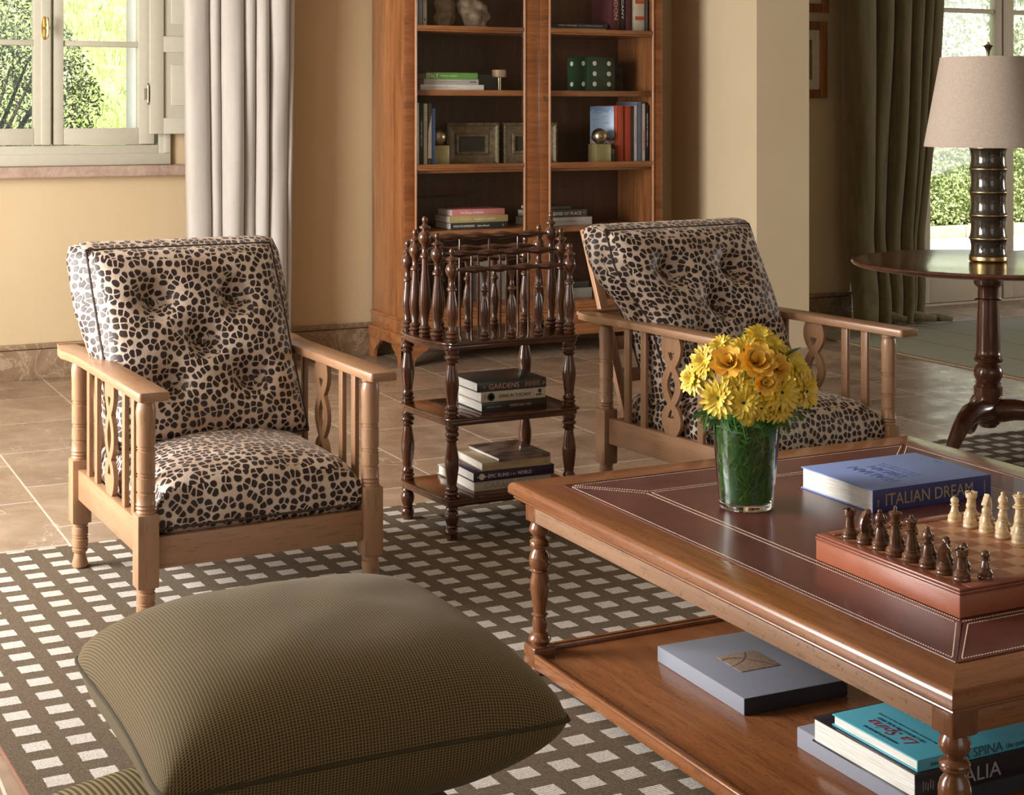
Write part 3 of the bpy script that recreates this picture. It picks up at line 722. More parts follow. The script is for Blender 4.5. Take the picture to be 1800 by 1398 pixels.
# second shelf, right: giant dice and a bowl
def die_(label, x, y, s, rz, pips_f, pips_l):
    t = thing('large_dice', label, 'dice', (x, y, Z2), rz, 'large green dice')
    MB().box(-s/2, s/2, -s/2, s/2, 0, s, .006, 2).build('cube', MT['dgreen'], t)
    for (a, c) in pips_f: MB().lathe([(0, -.001), (.0145, -.001), (.0135, .0025), (0, .003)], 20, Tm(a*s, -s/2, s*.5+c*s, rx=radians(90))).build('pip', MT['pip'], t)
    for (a, c) in pips_l: MB().lathe([(0, -.001), (.0145, -.001), (.0135, .0025), (0, .003)], 20, Tm(-s/2, a*s, s*.5+c*s, ry=radians(-90))).build('pip', MT['pip'], t)
MT['dgreen'] = plain('bottle_green_lacquer', (.018, .055, .025), .3); MT['pip'] = plain('ivory_pip', (.72, .68, .56), .5)
six = [(a, c) for a in (-.27, .27) for c in (-.3, 0, .3)]; four = [(a, c) for a in (-.27, .27) for c in (-.3, .3)]
die_('large bottle-green dice with white pips on the second shelf', 4.578, 8.135, .203, radians(10), six, four)
MB().lathe([(.03, 0), (.035, .005), (.012, .012), (.01, .05), (.02, .06), (.055, .10), (.062, .14), (.060, .14), (.052, .10), (.018, .066), (0, .064)], 32).build('glass_goblet', MT['pane'], None, loc=(4.80, 8.15, Z2))
tag(bpy.data.objects['glass_goblet'], 'clear glass goblet at the right end of the second shelf', 'glass')
MB().box(4.70, 4.84, 8.2, 8.34, Z2, Z2+.17, .004).build('dark_box', cmat('black_box', (.012, .012, .012)))
tag(bpy.data.objects['dark_box'], 'plain black box behind the goblet on the second shelf', 'box')
# third shelf, left
g3 = 'upright books, third shelf left'
b_ = sb('book', 'ivory upright book at the left end of the third shelf', 3.322, 3.346, Z3, .352, .25, (.55, .50, .36), False, group=g3)
b_ = sb('book', 'black upright book with white lettering, third shelf left', 3.348, 3.368, Z3, .350, .25, (.02, .02, .018), False, group=g3); up_text(b_, 'IL GRAND TOUR - VIAGGIO IN ITALIA', .011, PALE, .26, width=.14)
b_ = sb('book', 'cream upright book with large grey lettering, third shelf left', 3.370, 3.394, Z3, .348, .25, (.58, .50, .34), False, group=g3); up_text(b_, 'IL MIO', .022, GREYINK, .31, width=.14)
b_ = sb('book', 'upright book with a white mountain picture on its spine', 3.396, 3.419, Z3, .350, .25, (.10, .085, .06), False, group=g3)
MB().prism([(-.011, .05), (.011, .05), (.011, .30), (-.009, .2)], -b_[2]-.001, -b_[2]-.0002, 'y').build('spine_picture', cmat('pale_snow', (.72, .66, .56)), b_[0])
b_ = sb('book', 'bright blue upright book beside the brass ball, third shelf left', 3.421, 3.440, Z3, .322, .25, (.07, .15, .33), False, group=g3)
MT['satin'] = plain('satin_bronze_ball', (.42, .36, .24), .3, 1); MT['khaki'] = plain('satin_gold_block', (.36, .31, .14), .38, .6)
def bookend(label, x, y, cs=.120, r=.0475):
    t = thing('ball_bookend', label, 'bookend', (x, y, Z3), 0, 'ball bookends')
    MB().box(-.049, .049, -.05, .05, 0, cs, .002).build('block', MT['khaki'], t)
    pr = [(r*sin(pi*k/16), cs+r*.98-r*cos(pi*k/16)) for k in range(17)]; MB().lathe(pr, 32).build('ball', MT['satin'], t)
bookend('brass ball on a gold block beside the blue book', 3.558, 8.08)
bookend('brass ball on a gold block in front of the sky-blue book', 4.560, 8.00)
MT['gilt'] = plain('tarnished_gilt_wood', (.17, .125, .062), .5, .2, var=.4, vs=40, bmp=.4)
def antique(label, x, y, w, h, rz, dark):
    t = thing('antique_frame', label, 'picture frame', (x, y, Z3), rz, 'antique picture frames')
    m = MB(); W_, D_ = w/2, .03
    rings = [(0, 0, -.0), (0, 0, -.03), (.012, .012, -.034), (.022, .022, -.022), (.06, .06, -.010), (.066, .066, -.020), (.078, .078, -.016), (.082, .082, -.002)]
    b = bmesh.new(); R = []
    for a, c, y_ in rings: R.append([b.verts.new(p) for p in ((-W_+a, y_, c), (W_-a, y_, c), (W_-a, y_, h-c), (-W_+a, y_, h-c))])
    for A, B in zip(R, R[1:]):
        for k in range(4): b.faces.new((A[k], A[(k+1) % 4], B[(k+1) % 4], B[k]))
    b.faces.new(R[0][::-1]); m.add(b)
    for k in range(int(w/.022)):
        xk = -W_+.011+k*.022
        for zz in (.006, h-.006): m.lathe([(0, -.004), (.005, 0), (0, .004)], 8, Tm(xk, -.033, zz))
    for k in range(int(h/.022)):
        zk = .011+k*.022
        for xx in (-W_+.006, W_-.006): m.lathe([(0, -.004), (.005, 0), (0, .004)], 8, Tm(xx, -.033, zk))
    m.build('frame', MT['gilt'], t, angle=20)
    MB().box(-W_+.07, W_-.07, -.004, -.002, .07, h-.07).build('painting', cmat('dark_landscape', (.03, .028, .02), .4, var=.6, vs=30), t)
antique('tarnished gilt frame with a small dark painting, left of the pair', 3.822, 8.20, .33, .245, 0, 1)
antique('tarnished gilt frame seen through the door stiles, right of the pair', 4.200, 8.21, .345, .245, radians(-3), 1)
# third shelf, right
g4 = 'upright books, third shelf right'
mt_, nt_, b__ = nodes('sky_photo_cover'); tc_ = nt_.nodes.new('ShaderNodeTexCoord'); sx_n = nt_.nodes.new('ShaderNodeSeparateXYZ'); L(nt_, tc_.outputs['Object'], sx_n.inputs[0])
zn = mathn(nt_, 'ADD', sx_n.outputs[2], mathn(nt_, 'MULTIPLY', noise(nt_, tc_.outputs['Object'], 60, 3), .10))
cc = ramp(nt_, zn, [(.085, (.12, .36, .27)), (.12, (.62, .60, .52)), (.14, (.10, .07, .08)), (.165, (.65, .62, .60)), (.185, (.16, .12, .14)), (.205, (.32, .46, .62)), (.36, (.20, .30, .46))], 'CONSTANT')
L(nt_, cc, b__.inputs['Base Color']); b__.inputs['Roughness'].default_value = .35
tb = thing('paperback', 'sky-blue photo paperback turned cover outwards behind the brass ball', 'book', (4.640, 8.105, Z3), 0)
m = MB(); m.box(-.082, .082, -.006, .006, 0, .342, .001); o_ = m.build('cover', mt_, tb); tb.rotation_euler = (0, 0, radians(-60))
for i in range(5): lettering(['NEW ART CITY', 'LA LUCE', 'DEI COLORI', 'E DEL MARE', 'ITALIA'][i], .009, GREYINK, tb, Matrix.Translation((-.07+(i % 2)*.07, -.0068, .30-.02*i)) @ FRONT)
for lab, xa, xb, h, c, g in (('orange-red upright book next to the sky-blue paperback', 4.592, 4.634, .340, (.42, .07, .03), g4), ('orange-red upright book, the right one of the two', 4.642, 4.684, .338, (.40, .06, .03), g4),
        ('thin dark upright book right of the orange-red pair', 4.686, 4.702, .338, (.05, .035, .03), g4), ('white upright book with grey print, third shelf right', 4.704, 4.726, .340, (.60, .58, .54), g4),
        ('slate-grey upright book, third shelf right', 4.728, 4.757, .362, (.16, .17, .22), g4), ('ivory upright book with coloured print, third shelf right', 4.759, 4.781, .352, (.58, .53, .47), g4),
        ('black upright book with pale lettering at the right end of the third shelf', 4.783, 4.806, .345, (.015, .015, .018), g4)):
    b_ = sb('book', lab, xa, xb, Z3, h, .25, c, False, group=g)
    if 'black' in lab: up_text(b_, 'MASTERS OF MODERN ART', .010, PALE, .30, width=.2)
    if 'white upright' in lab: up_text(b_, 'MEDITERRANEO', .014, GREYINK, .30, width=.18)
    if 'ivory upright' in lab: up_text(b_, 'PROVENCE', .012, REDINK, .20, width=.12)
# fourth shelf
s4 = 'flat books, fourth shelf left'
k3 = sb('book', 'black flat book at the bottom of the fourth-shelf stack', 3.533, 3.880, Z4, .037, .22, (.03, .032, .032), group=s4); spine_text(k3, 'MASACCIO & MASOLINO', .017, PALE, -.16, width=.13); spine_text(k3, 'Il gioco delle parti', .013, PALE, -.012, width=.075); spine_text(k3, '0', .02, GREYINK, .145)
k2 = sb('book', 'mustard flat book in the middle of the fourth-shelf stack', 3.528, 3.884, Z4+.0380, .037, .22, (.42, .33, .13), group=s4); spine_text(k2, 'EL ALMENDRAL', .016, cmat('straw_ink', (.62, .55, .32)), -.15, width=.1); spine_text(k2, 'Renaissance gardens', .012, PALE, -.03, width=.13)
k1 = sb('book', 'salmon pink flat book on top of the fourth-shelf stack', 3.541, 3.864, Z4+.0760, .036, .21, (.55, .20, .18), group=s4); spine_text(k1, 'The Design of Retreat', .017, WHITEINK, -.115, width=.145)
s5 = 'flat books, fourth shelf right'
k2 = sb('book', 'pale grey flat book under the SENSE OF PLACE book', 4.05, 4.440, Z4, .045, .22, (.50, .48, .42), group=s5, y0=8.03); spine_text(k2, 'GREAT GARDENS ITALY', .014, GREYINK, -.05, width=.15)
k1 = sb('book', 'dark olive flat book with cream capitals on the fourth shelf', 4.06, 4.412, Z4+.0465, .042, .2, (.06, .05, .035), group=s5, y0=8.04); spine_text(k1, 'SENSE OF PLACE', .026, PALE, -.05, width=.19); spine_text(k1, '*', .02, PALE, .155)
sb('book', 'dark closed book lying on the SENSE OF PLACE book', 4.10, 4.33, Z4+.0900, .018, .2, (.045, .035, .03), group=s5, y0=8.08)
# bottom shelf
MB().box(3.85, 4.02, 8.12, 8.30, Z5, Z5+.245, .004).build('grey_box', cmat('grey_card', (.20, .19, .16), .7)); tag(bpy.data.objects['grey_box'], 'grey box standing on the bottom shelf behind the spindles', 'box')
k2 = sb('book', 'grey flat book at the bottom of the lowest shelf stack', 4.10, 4.44, Z5, .055, .22, (.36, .34, .29), y0=8.03); spine_text(k2, 'A TABLE', .018, PALE, -.04, width=.1)
sb('book', 'black-edged flat book on top of the lowest shelf stack', 4.14, 4.43, Z5+.0570, .035, .21, (.05, .045, .04), y0=8.05)

# ================================================================ RUGS
rug = thing('area_rug', 'taupe woven rug with rows of small ivory squares under the armchairs', 'rug', (.443, 5.11, 0))
m = MB(); RX, RY, th = 5.4, -4.3, .010
A = [(0, 0), (RX, 0), (RX - .0535*RY, RY), (-.0535*RY, RY)]
m.prism([(A[i][0], A[i][1]) for i in range(4)], 0.0005, th, 'z')
m.build('rug_body', MT['rug'], rug)
m = MB(); m.tube([(A[3][0]-.001, A[3][1], .0052), (-.001, 0, .0052)], .0045, 8); m.build('edge_binding', MT['rugedge'], rug)
m = MB(); r = random.Random(9); b = m.bm
for k in range(540):
    x = k*.01 + r.uniform(-.001, .001); l = r.uniform(.016, .024); w = .0022; dx = r.uniform(-.008, .002)
    b.faces.new([b.verts.new((x-w, -.004, .009)), b.verts.new((x+w, -.004, .009)), b.verts.new((x+dx+w*.7, l, .003)), b.verts.new((x+dx-w*.7, l, .003))])
o = m.build('fringe', MT['fringe'], rug); o['kind'] = 'stuff'
s_ = thing('sisal_rug', 'flat grey-green sisal rug with dark seams near the garden door', 'rug', (6.02, 7.92, 0))
m = MB(); m.box(0, 5.4, -4.1, 0, .0005, .008, .002); o = m.build('rug_body', MT['sisal'], s_)
m = MB(); m.box(-.03, 0, -4.1, .02, .0005, .010, .003); m.box(0, 5.4, 0, .02, .0005, .010, .003); m.build('edge_binding', cmat('tan_tape', (.25, .18, .10), .9), s_)

# ================================================================ ARMCHAIRS
def turned(profile, z0, n=20, **k): return [(r, z0+z) for r, z in profile]
def groove(z, r): return [(r, z-.005), (r-.003, z-.003), (r-.003, z+.001), (r, z+.003)]
def make_chair(label):
    t = thing('armchair', label, 'armchair', (0, 0, 0), 0, 'spindle-sided armchairs')
    Wp, Dp, q = .32, .74, .0285
    for sx in (-1, 1):
        for y, front in ((0, True), (Dp, False)):
            m = MB(); M = Tm(sx*Wp, y, 0)
            R = .0245
            foot = [(0, 0), (.019, 0), (.0235, .004), (.0245, .012), (.018, .036), (.017, .045), (.0225, .050), (.0225, .054)] + groove(.062, R) + groove(.092, R) + groove(.099, R) + groove(.126, R) + [(R, .14), (0, .14)]
            m.lathe(foot, 20, M)
            m.box(sx*Wp-q, sx*Wp+q, y-q, y+q, .138, .331, .003)
            up = [(0, .33), (.0255, .33), (.0265, .336), (.023, .341), (.0265, .346), (.023, .351), (.0265, .356), (R, .36)] + groove(.388, R) + groove(.43, R) + groove(.437, R) + groove(.50, R) + groove(.507, R) + [(R+.0005, .53), (R, .56), (.0265, .60), (.0235, .618), (.021, .624), (.0245, .628), (.0245, .640), (0, .640)]
            m.lathe(up, 20, M); m.build('leg', MT['oakz'], t, angle=40)
        MB().box(sx*Wp-.0125, sx*Wp+.0125, q, Dp-q, .212, .304, .003).build('side_rail', MT['oaky'], t)
        for y in (.11, .205, .515, .61):
            MB().box(sx*Wp-.007, sx*Wp+.007, y-.015, y+.015, .300, .642, .002).build('slat', MT['oakz'], t)
        # pierced figure-of-eight splat
        H0, H1 = .302, .642; n = 40
        def hw(v):    # half width, v from 0 (bottom) to 1 (top): three lobes
            if v < .30: return .018 + .034*sin(pi*min(1, (v+.02)/.34))**.8
            if v < .68: return .020 + .032*sin(pi*(v-.30)/.38)**.9
            return .020 + .032*sin(pi*(v-.68)/.37)**.8
        out = [(hw(k/n), H0+(H1-H0)*k/n) for k in range(n+1)] + [(-hw(k/n), H0+(H1-H0)*k/n) for k in range(n, -1, -1)]
        def zz(v): return H0+(H1-H0)*v
        lens = [(.021*sin(pi*k/14), zz(.345+.29*k/14)) for k in range(15)] + [(-.021*sin(pi*k/14), zz(.635-.29*k/14)) for k in range(1, 14)]
        h1 = [(0, zz(.735)), (.011, zz(.775)), (.017, zz(.825)), (.006, zz(.812)), (0, zz(.83)), (-.006, zz(.812)), (-.017, zz(.825)), (-.011, zz(.775))]
        h2 = [(0, zz(.262)), (.012, zz(.215)), (.017, zz(.165)), (.006, zz(.178)), (0, zz(.163)), (-.006, zz(.178)), (-.017, zz(.165)), (-.012, zz(.215))]
        cu = bpy.data.curves.new('c', 'CURVE'); cu.dimensions = '2D'; cu.fill_mode = 'BOTH'; cu.extrude = .0065
        for poly in (out, lens, h1, h2):
            sp = cu.splines.new('POLY'); sp.points.add(len(poly)-1); sp.use_cyclic_u = True
            for p, c in zip(sp.points, poly): p.co = (c[0], c[1], 0, 1)
        co = bpy.data.objects.new('c', cu); COL.objects.link(co); dg = bpy.context.evaluated_depsgraph_get(); dg.update()
        me = bpy.data.meshes.new_from_object(co.evaluated_get(dg)); bpy.data.objects.remove(co); bpy.data.curves.remove(cu)
        me.transform(Matrix.Translation((sx*Wp, .36, 0)) @ Matrix.Rotation(pi/2, 4, 'Z') @ Matrix.Rotation(pi/2, 4, 'X'))
        for p in me.polygons: p.use_smooth = True
        me.set_sharp_from_angle(angle=radians(35)); me.materials.clear(); me.materials.append(MT['oakz']); me.name = 'splat'
        so = bpy.data.objects.new('splat', me); COL.objects.link(so); so.parent = t
        # arm: level board, widened at the back and rounded off
        arm = [(-.034, -.094), (.040, -.094), (.044, -.085), (.044, .60), (.050, .68), (.060, .74), (.055, .80), (.040, .86), (.022, .885), (.0, .88), (-.018, .86), (-.024, .80), (-.034, .70), (-.038, .60), (-.038, -.085)]
        m = MB(); m.prism([(sx*(Wp+p[0]), p[1]) for p in arm], .638, .664, 'z', .005, seg=2); m.build('armrest', MT['oaky'], t)
    MB().box(-Wp+q, Wp-q, -.014, .012, .182, .267, .003).build('front_rail', MT['oakx'], t)
    MB().box(-Wp+q, Wp-q, Dp-.012, Dp+.012, .205, .29, .003).build('back_rail', MT['oakx'], t)
    MB().box(-Wp+.014, Wp-.014, .02, Dp-.02, .236, .252).build('seat_board', MT['oakx'], t)
    # reclining back: two uprights and slats
    lean = Matrix.Translation((0, .60, .27)) @ Matrix.Rotation(-radians(22), 4, 'X')
    m = MB()
    for x in (-.238, .238): m.box(x-.019, x+.019, .125, .149, 0, .785, .004, M=lean.copy())
    for z in (.08, .20, .32, .44, .56, .66): m.box(-.222, .222, .129, .144, z, z+.05, .003, M=lean.copy())
    m.build('back_frame', MT['oakz'], t)
    m = MB(); m.tube([(-.36, .862, .66), (.36, .862, .66)], .008, 10); m.build('back_rod', MT['oakx'], t)
    # seat cushion
    w, y0, y1 = .288, -.006, .67
    def pad(wx, wy, wz, puff, sides, seg=18):
        b = bmesh.new(); bmesh.ops.create_cube(b, size=2)
        bmesh.ops.bevel(b, geom=list(b.edges), offset=.14, segments=3, profile=.5, affect='EDGES')
        bmesh.ops.subdivide_edges(b, edges=list(b.edges), cuts=6, use_grid_fill=True)
        return b
    def cushion(nm, wx, wy, wz, fn, M, uvshift=(0, 0), R=.032, bulge=.010, pipes=(1, -1)):
        mm = MB(); nu, nv = 44, 44
        def shell(sgn):
            def f(u, v):
                a, c = -wx+2*wx*u, -wy+2*wy*v
                ex, ey = min(wx-abs(a), R)/R, min(wy-abs(c), R)/R
                k = (1-(1-ex)**2)**.5 * (1-(1-ey)**2)**.5
                return (a, c, sgn*(wz - R*.55*(1-k)) + (fn(a/wx, c/wy) if sgn > 0 else -.4*abs(fn(0, 0))*(1-(a/wx)**2)*(1-(c/wy)**2)*0))
            return f
        mm.grid(shell(1), nu, nv, uvfn=lambda u, v: (u*2*wx+uvshift[0], v*2*wy+uvshift[1]))
        mm.grid(shell(-1), nu, nv, uvfn=lambda u, v: (u*2*wx+3, v*2*wy+2), flip=True)
        # boxed border between the two faces, slightly bulging
        per = [(u, 0) for u in [i/nu for i in range(nu)]] + [(1, v) for v in [i/nv for i in range(nv)]] + [(1-i/nu, 1) for i in range(nu)] + [(0, 1-i/nv) for i in range(nv)]
        P = len(per)
        def side(u, v):
            i = int(round(u*P)) % P; pu, pv = per[i]; A_ = Vector(shell(-1)(pu, pv)); B_ = Vector(shell(1)(pu, pv)); p = A_.lerp(B_, v)
            n_ = Vector((p.x/wx, p.y/wy, 0)); n_ = Vector((n_.x if abs(n_.x) > .99 else 0, n_.y if abs(n_.y) > .99 else 0, 0)).normalized()
            return p + n_*bulge*sin(pi*v)*(max(0, min(1, (p.y/wy+.35)*1.3)) if bulge > .02 else 1)
        L_ = 4*(wx+wy)
        mm.grid(side, P, 6, True, uvfn=lambda u, v: (u*L_+5, v*2*wz+1))
        bmesh.ops.remove_doubles(mm.bm, verts=mm.bm.verts, dist=.0006)
        bmesh.ops.transform(mm.bm, matrix=M, verts=mm.bm.verts)
        o = mm.build(nm, MT['leopard'], t, angle=75, boxuv=True)
        pm = MB()
        for sgn in pipes:
            pts = [M @ (Vector(shell(sgn)(pu, pv)) + Vector((0, 0, .002*sgn))) for pu, pv in per]; pts.append(pts[0])
            pm.tube(pts, .0036, 6, caps=False)
        pm.build('piping', MT['piping'], o)
        return o
    def seat_fn(a, c):
        return .066*(1-a*a)**.6*(1-abs(c)**4)**.7 + .006*mnoise.noise((a*2, c*2, 1))
    cushion('seat_cushion', w-.002, (y1-y0)/2, .066, seat_fn, Matrix.Translation((0, (y0+y1)/2, .320)), (0, 0), R=.06, bulge=.006, pipes=(-1,))
    btn = [(-.42, .42), (.42, .42), (0, 0), (-.42, -.42), (.42, -.42)]
    def back_fn(a, c):
        s = .058*(1-a**4)*(1-c**4)
        for bx, by in btn:
            d2 = ((a-bx)*.30)**2+((c-by)*.31)**2; s -= .062*math.exp(-d2/.0022) + .016*math.exp(-d2/.009)
        return s + .005*mnoise.noise((a*3, c*3, 4))
    Mb = Matrix.Translation((-.020, .577, .672)) @ Matrix.Rotation(-radians(22), 4, 'X') @ Matrix.Rotation(radians(90), 4, 'X') @ Matrix(((1, -.07, 0, 0), (0, 1, 0, 0), (0, 0, 1, 0), (0, 0, 0, 1)))
    bcu = cushion('back_cushion', .289, .300, .091, back_fn, Mb, (.7, .9), R=.05, bulge=.045)
    for bx, by in btn:
        p = Mb @ Vector((bx*.289, by*.300, .091+back_fn(bx, by)+.002))
        m = MB(); m.lathe([(0, 0), (.010, .001), (.009, .005), (0, .007)], 14, Matrix.Translation(p) @ (Mb.to_3x3().to_4x4())); m.build('button', MT['piping'], bcu)
    return t
chA = make_chair('blond wood armchair with leopard cushions at left, standing on the rug corner')
chA.location = (1.293, 4.125, .010); chA.rotation_euler = (0, 0, radians(2.0))
chB = copy_tree(chA); chB['label'] = 'blond wood armchair with leopard cushions behind the flower vase'
chB.location = (3.172, 4.125, .010); chB.rotation_euler = (0, 0, radians(5.6))
for c_ in chB.children:
    if c_.name.startswith('back_cushion'):
        c_.location.x = .002
        for o_ in [c_]+list(c_.children):
            o_.data = o_.data.copy()
            for v in o_.data.vertices:
                k = max(0, min(1, (v.co.z-.63)/.24)); v.co.x -= .080*k*k*(3-2*k)*max(0, min(1, .5-v.co.x/.6))
    if c_.name.startswith('back_frame'): c_.location.x = .022

# ================================================================ WHATNOT WITH SPINDLE RACK
wn = thing('whatnot', 'dark turned-wood three-tier whatnot with spindle rack between the armchairs', 'whatnot', (2.295, 4.78, .010))
FL, BL_, FR, BR = (-.210, -.158), (-.236, .150), (.226, -.150), (.212, .150)
def bal(h, s=1.0, body=.40):
    """baluster profile (r,z) of height h: rings, vase body low, neck, rings"""
    p = [(0, 0), (.019, 0), (.021, .006), (.0165, .010), (.0215, .016), (.0215, .022), (.0155, .027), (.0205, .034), (.016, .040), (.012, .046)]
    p += [(.0125, .052), (.0185, .052+.16*h), (.0195, .052+.24*h), (.017, .052+.36*h), (.011, .052+.56*h), (.0095, h-.085)]
    return [(r*s, z) for r, z in p]
def legprof(z0, z1):
    h = z1-z0
    return [(.0, z0), (.021, z0), (.024, z0+.006), (.018, z0+.011), (.0245, z0+.018), (.018, z0+.024), (.022, z0+.032), (.0155, z0+.042), (.0165, z0+.05), (.0225, z0+h*.42), (.0235, z0+h*.5), (.0225, z0+h*.57),
            (.0155, z1-.055), (.0145, z1-.048), (.022, z1-.040), (.0155, z1-.034), (.0235, z1-.026), (.0235, z1-.020), (.018, z1-.015), (.0225, z1-.006), (.0225, z1), (0, z1)]
for (x, y) in (FL, BL_, FR, BR):
    m = MB(); M = Tm(x, y, 0)
    m.lathe([(0, 0), (.0165, 0), (.018, .01), (.0215, .022), (.0225, .030), (.0165, .038), (.021, .044), (.0165, .048), (.0225, .066), (.0235, .078), (.019, .092), (.014, .096), (.0215, .101), (.019, .106), (0, .108)], 20, M)
    m.lathe([(0, .104), (.019, .104), (.019, .130), (0, .130)], 16, M)
    m.lathe(legprof(.134, .365), 28, M); m.lathe([(.016, .36), (.016, .39)], 14, M)
    m.lathe(legprof(.395, .615), 28, M); m.build('leg', MT['darkz'], wn, angle=50)
def tier(z, bow, th=.020):
    o_ = .030; pts = []
    pts += [(FL[0]-.012, FL[1]-.028), (FR[0]+.02, FR[1]-.028)]; pts += [(FR[0]+.032, FR[1]-.018)]
    pts += [(FR[0]+.030+bow*sin(pi*k/8), FR[1]+(BR[1]-FR[1])*k/8) for k in range(9)]
    pts += [(BR[0]+.02, BR[1]+.028), (BL_[0]-.012, BL_[1]+.028)]
    pts += [(BL_[0]-.026-bow*sin(pi*k/8)+(FL[0]-BL_[0])*k/8, BL_[1]+(FL[1]-BL_[1])*k/8) for k in range(9)]
    m = MB(); m.prism(pts, z-th*.45, z, 'z', .004, seg=2)
    m.prism([(p[0]*.975, p[1]*.955) for p in pts], z-th*1.25, z-th*.44, 'z', .002)
    m.build('shelf', MT['darkx'], wn)
tier(.134, 0); tier(.395, 0); tier(.640, .022)
Ys = [-.158, -.081, -.004, .073, .150]; Tops = [.945, .990, 1.040, .992, .948]
for side in (-1, 1):
    for k in range(5):
        f = k/4; x = (FL[0]+(BL_[0]-FL[0])*f) if side < 0 else (FR[0]+(BR[0]-FR[0])*f)
        x += side*.016*sin(pi*f); y = Ys[k]*(1 if side < 0 else .97); h = Tops[k]-.64
        pr = bal(h) + [(.0085, h-.080), (.017, h-.080), (.0185, h-.076)][:0]
        hb = h-.118
        p = [(0, 0), (.018, 0), (.0205, .006), (.016, .010), (.021, .017), (.016, .024), (.020, .031), (.0145, .038), (.012, .043), (.0185, .05+.15*hb), (.0195, .05+.24*hb), (.0165, .05+.40*hb), (.0105, .05+.62*hb), (.0095, hb-.022),
             (.0165, hb-.018), (.0165, hb-.012), (.010, hb-.006), (.0095, hb+.018), (.012, hb+.024), (.019, hb+.034), (.0215, hb+.046), (.019, hb+.060), (.0115, hb+.068), (.008, hb+.072), (.019, hb+.080), (.019, hb+.084), (.008, hb+.090), (.0055, hb+.095), (.0095, hb+.103), (.0095, hb+.110), (.006, hb+.117), (0, hb+.118)]
        m = MB(); m.lathe(p, 28, Tm(x, y, .64)); m.build('finial_post', MT['darkz'], wn, angle=50)
def xs_at(k, side):
    f = k/4; x = (FL[0]+(BL_[0]-FL[0])*f) if side < 0 else (FR[0]+(BR[0]-FR[0])*f)
    return x + side*.016*sin(pi*f)
for k in range(5):
    ya, yb = Ys[k], Ys[k]*.97; xa, xb = xs_at(k, -1), xs_at(k, 1); zr = Tops[k]-.072
    pts, rad = [], []
    for i in range(61):
        u = i/60; x = xa+.024+(xb-xa-.048)*u; ys_ = ya+(yb-ya)*u
        rr = .0075 if u < .03 or u > .97 else .0095+.0085*(.5-.5*cos((u-.03)/.94*2*pi*4))
        if u < .02 or u > .98: rr = .006
        elif u < .05 or u > .95: rr = .011 if (.03 < u < .045 or .955 < u < .97) else .0055
        pts.append((x, ys_, zr)); rad.append(rr)
    m = MB(); m.tube(pts, rad, 12, flat=.75)
    m.build('rail', MT['darkx'], wn, angle=60)
    for u in (.27, .5, .73):
        x = xa+(xb-xa)*u; y = ya+(yb-ya)*u
        m = MB()
        if k in (0, 4):
            hb = zr-.64-.008
            m.lathe([(0, 0), (.014, 0), (.0165, .006), (.012, .011), (.016, .018), (.011, .026), (.009, .031), (.0145, .04+.12*hb), (.016, .04+.22*hb), (.013, .04+.38*hb), (.008, hb-.085), (.0075, hb-.07), (.0135, hb-.064), (.0135, hb-.058), (.008, hb-.052), (.0065, hb-.03), (.011, hb-.008), (.011, hb)], 14, Tm(x, y, .64))
            m.build('baluster', MT['darkz'], wn, angle=50)
        else:
            m.tube([(x, y, .64), (x, y, .64+(zr-.64)*.5), (x, y, zr-.006)], [.0032, .0055, .0035], 8); m.build('spindle', MT['darkz'], wn)

# books on the whatnot
def wb(name, label, x0, x1, y0, dep, z, h, col, group=None, rz=0, **k):
    mat = col if not isinstance(col, tuple) else plain('book_cover', col, .3)
    return book(name, label, x0, x1, y0, y0+dep, z, z+h, mat, group, rz=rz)
g6 = 'books on the middle tier'; TB = .4055
b_ = wb('book', 'black book at the bottom of the middle-tier stack', 2.207, 2.449, 4.652, .20, TB, .033, (.025, .022, .018), g6); spine_text(b_, 'GIARDINI D ITALIA', .008, GREYINK, -.105, width=.055); spine_text(b_, 'VENICE AND YOU', .012, PINKINK, -.02, width=.08)
b_ = wb('book', 'cream book with a round emblem and black capitals on the middle tier', 2.203, 2.442, 4.650, .20, TB+.0335, .034, (.56, .48, .36), g6); spine_text(b_, 'LIVING IN TUSCANY', .016, INK, -.055, width=.118); 
m = MB(); m.lathe([(.0105, 0), (.0135, 0), (.0135, .0007), (.0105, .0007)], 24, Tm(-.083, -b_[2]-.0001, .017, rx=radians(90))); m.lathe([(.003, 0), (.007, 0), (.007, .0007), (.003, .0007)], 20, Tm(-.083, -b_[2]-.0001, .017, rx=radians(90))); m.build('round_emblem', INK, b_[0])
m = MB(); m.lathe([(.0035, 0), (.0065, 0), (.0065, .0007), (.0035, .0007)], 20, Tm(.098, -b_[2]-.0001, .024, rx=radians(90))); m.box(.0965, .0995, -b_[2]-.0008, -b_[2], .008, .018); m.box(.088, .108, -b_[2]-.0008, -b_[2], .011, .0135); m.prism([(.084, .012), (.09, .007), (.09, .016)], -b_[2]-.0008, -b_[2], 'y'); m.build('ornament', INK, b_[0])
for x in (-.110, -.106, -.102): lettering('LIVING', .006, PINKINK, b_[0], Matrix.Translation((x, -b_[2]-.0004, .030)) @ FRONT @ Matrix.Rotation(-pi/2, 4, 'Z'))
b_ = wb('book', 'slate-grey book with rose lettering on top of the middle-tier stack', 2.190, 2.446, 4.652, .205, TB+.0680, .032, (.045, .046, .043), g6); spine_text(b_, 'GARDENS', .0245, PINKINK, -.087, width=.112, z=.0075)
for i, hh in enumerate((.020, .012, .016, .018, .013, .022, .016, .014, .020)): MB().box(.050+i*.0062, .0515+i*.0062, -b_[2]-.0006, -b_[2], .016-hh/2, .016+hh/2).build('ornament', PINKINK, b_[0])
spine_text(b_, 'THE', .008, PINKINK, -.108, width=.010); spine_text(b_, '_I', .011, WHITEINK, .108, width=.012)
g7 = 'books on the lowest tier'; TL = .1445
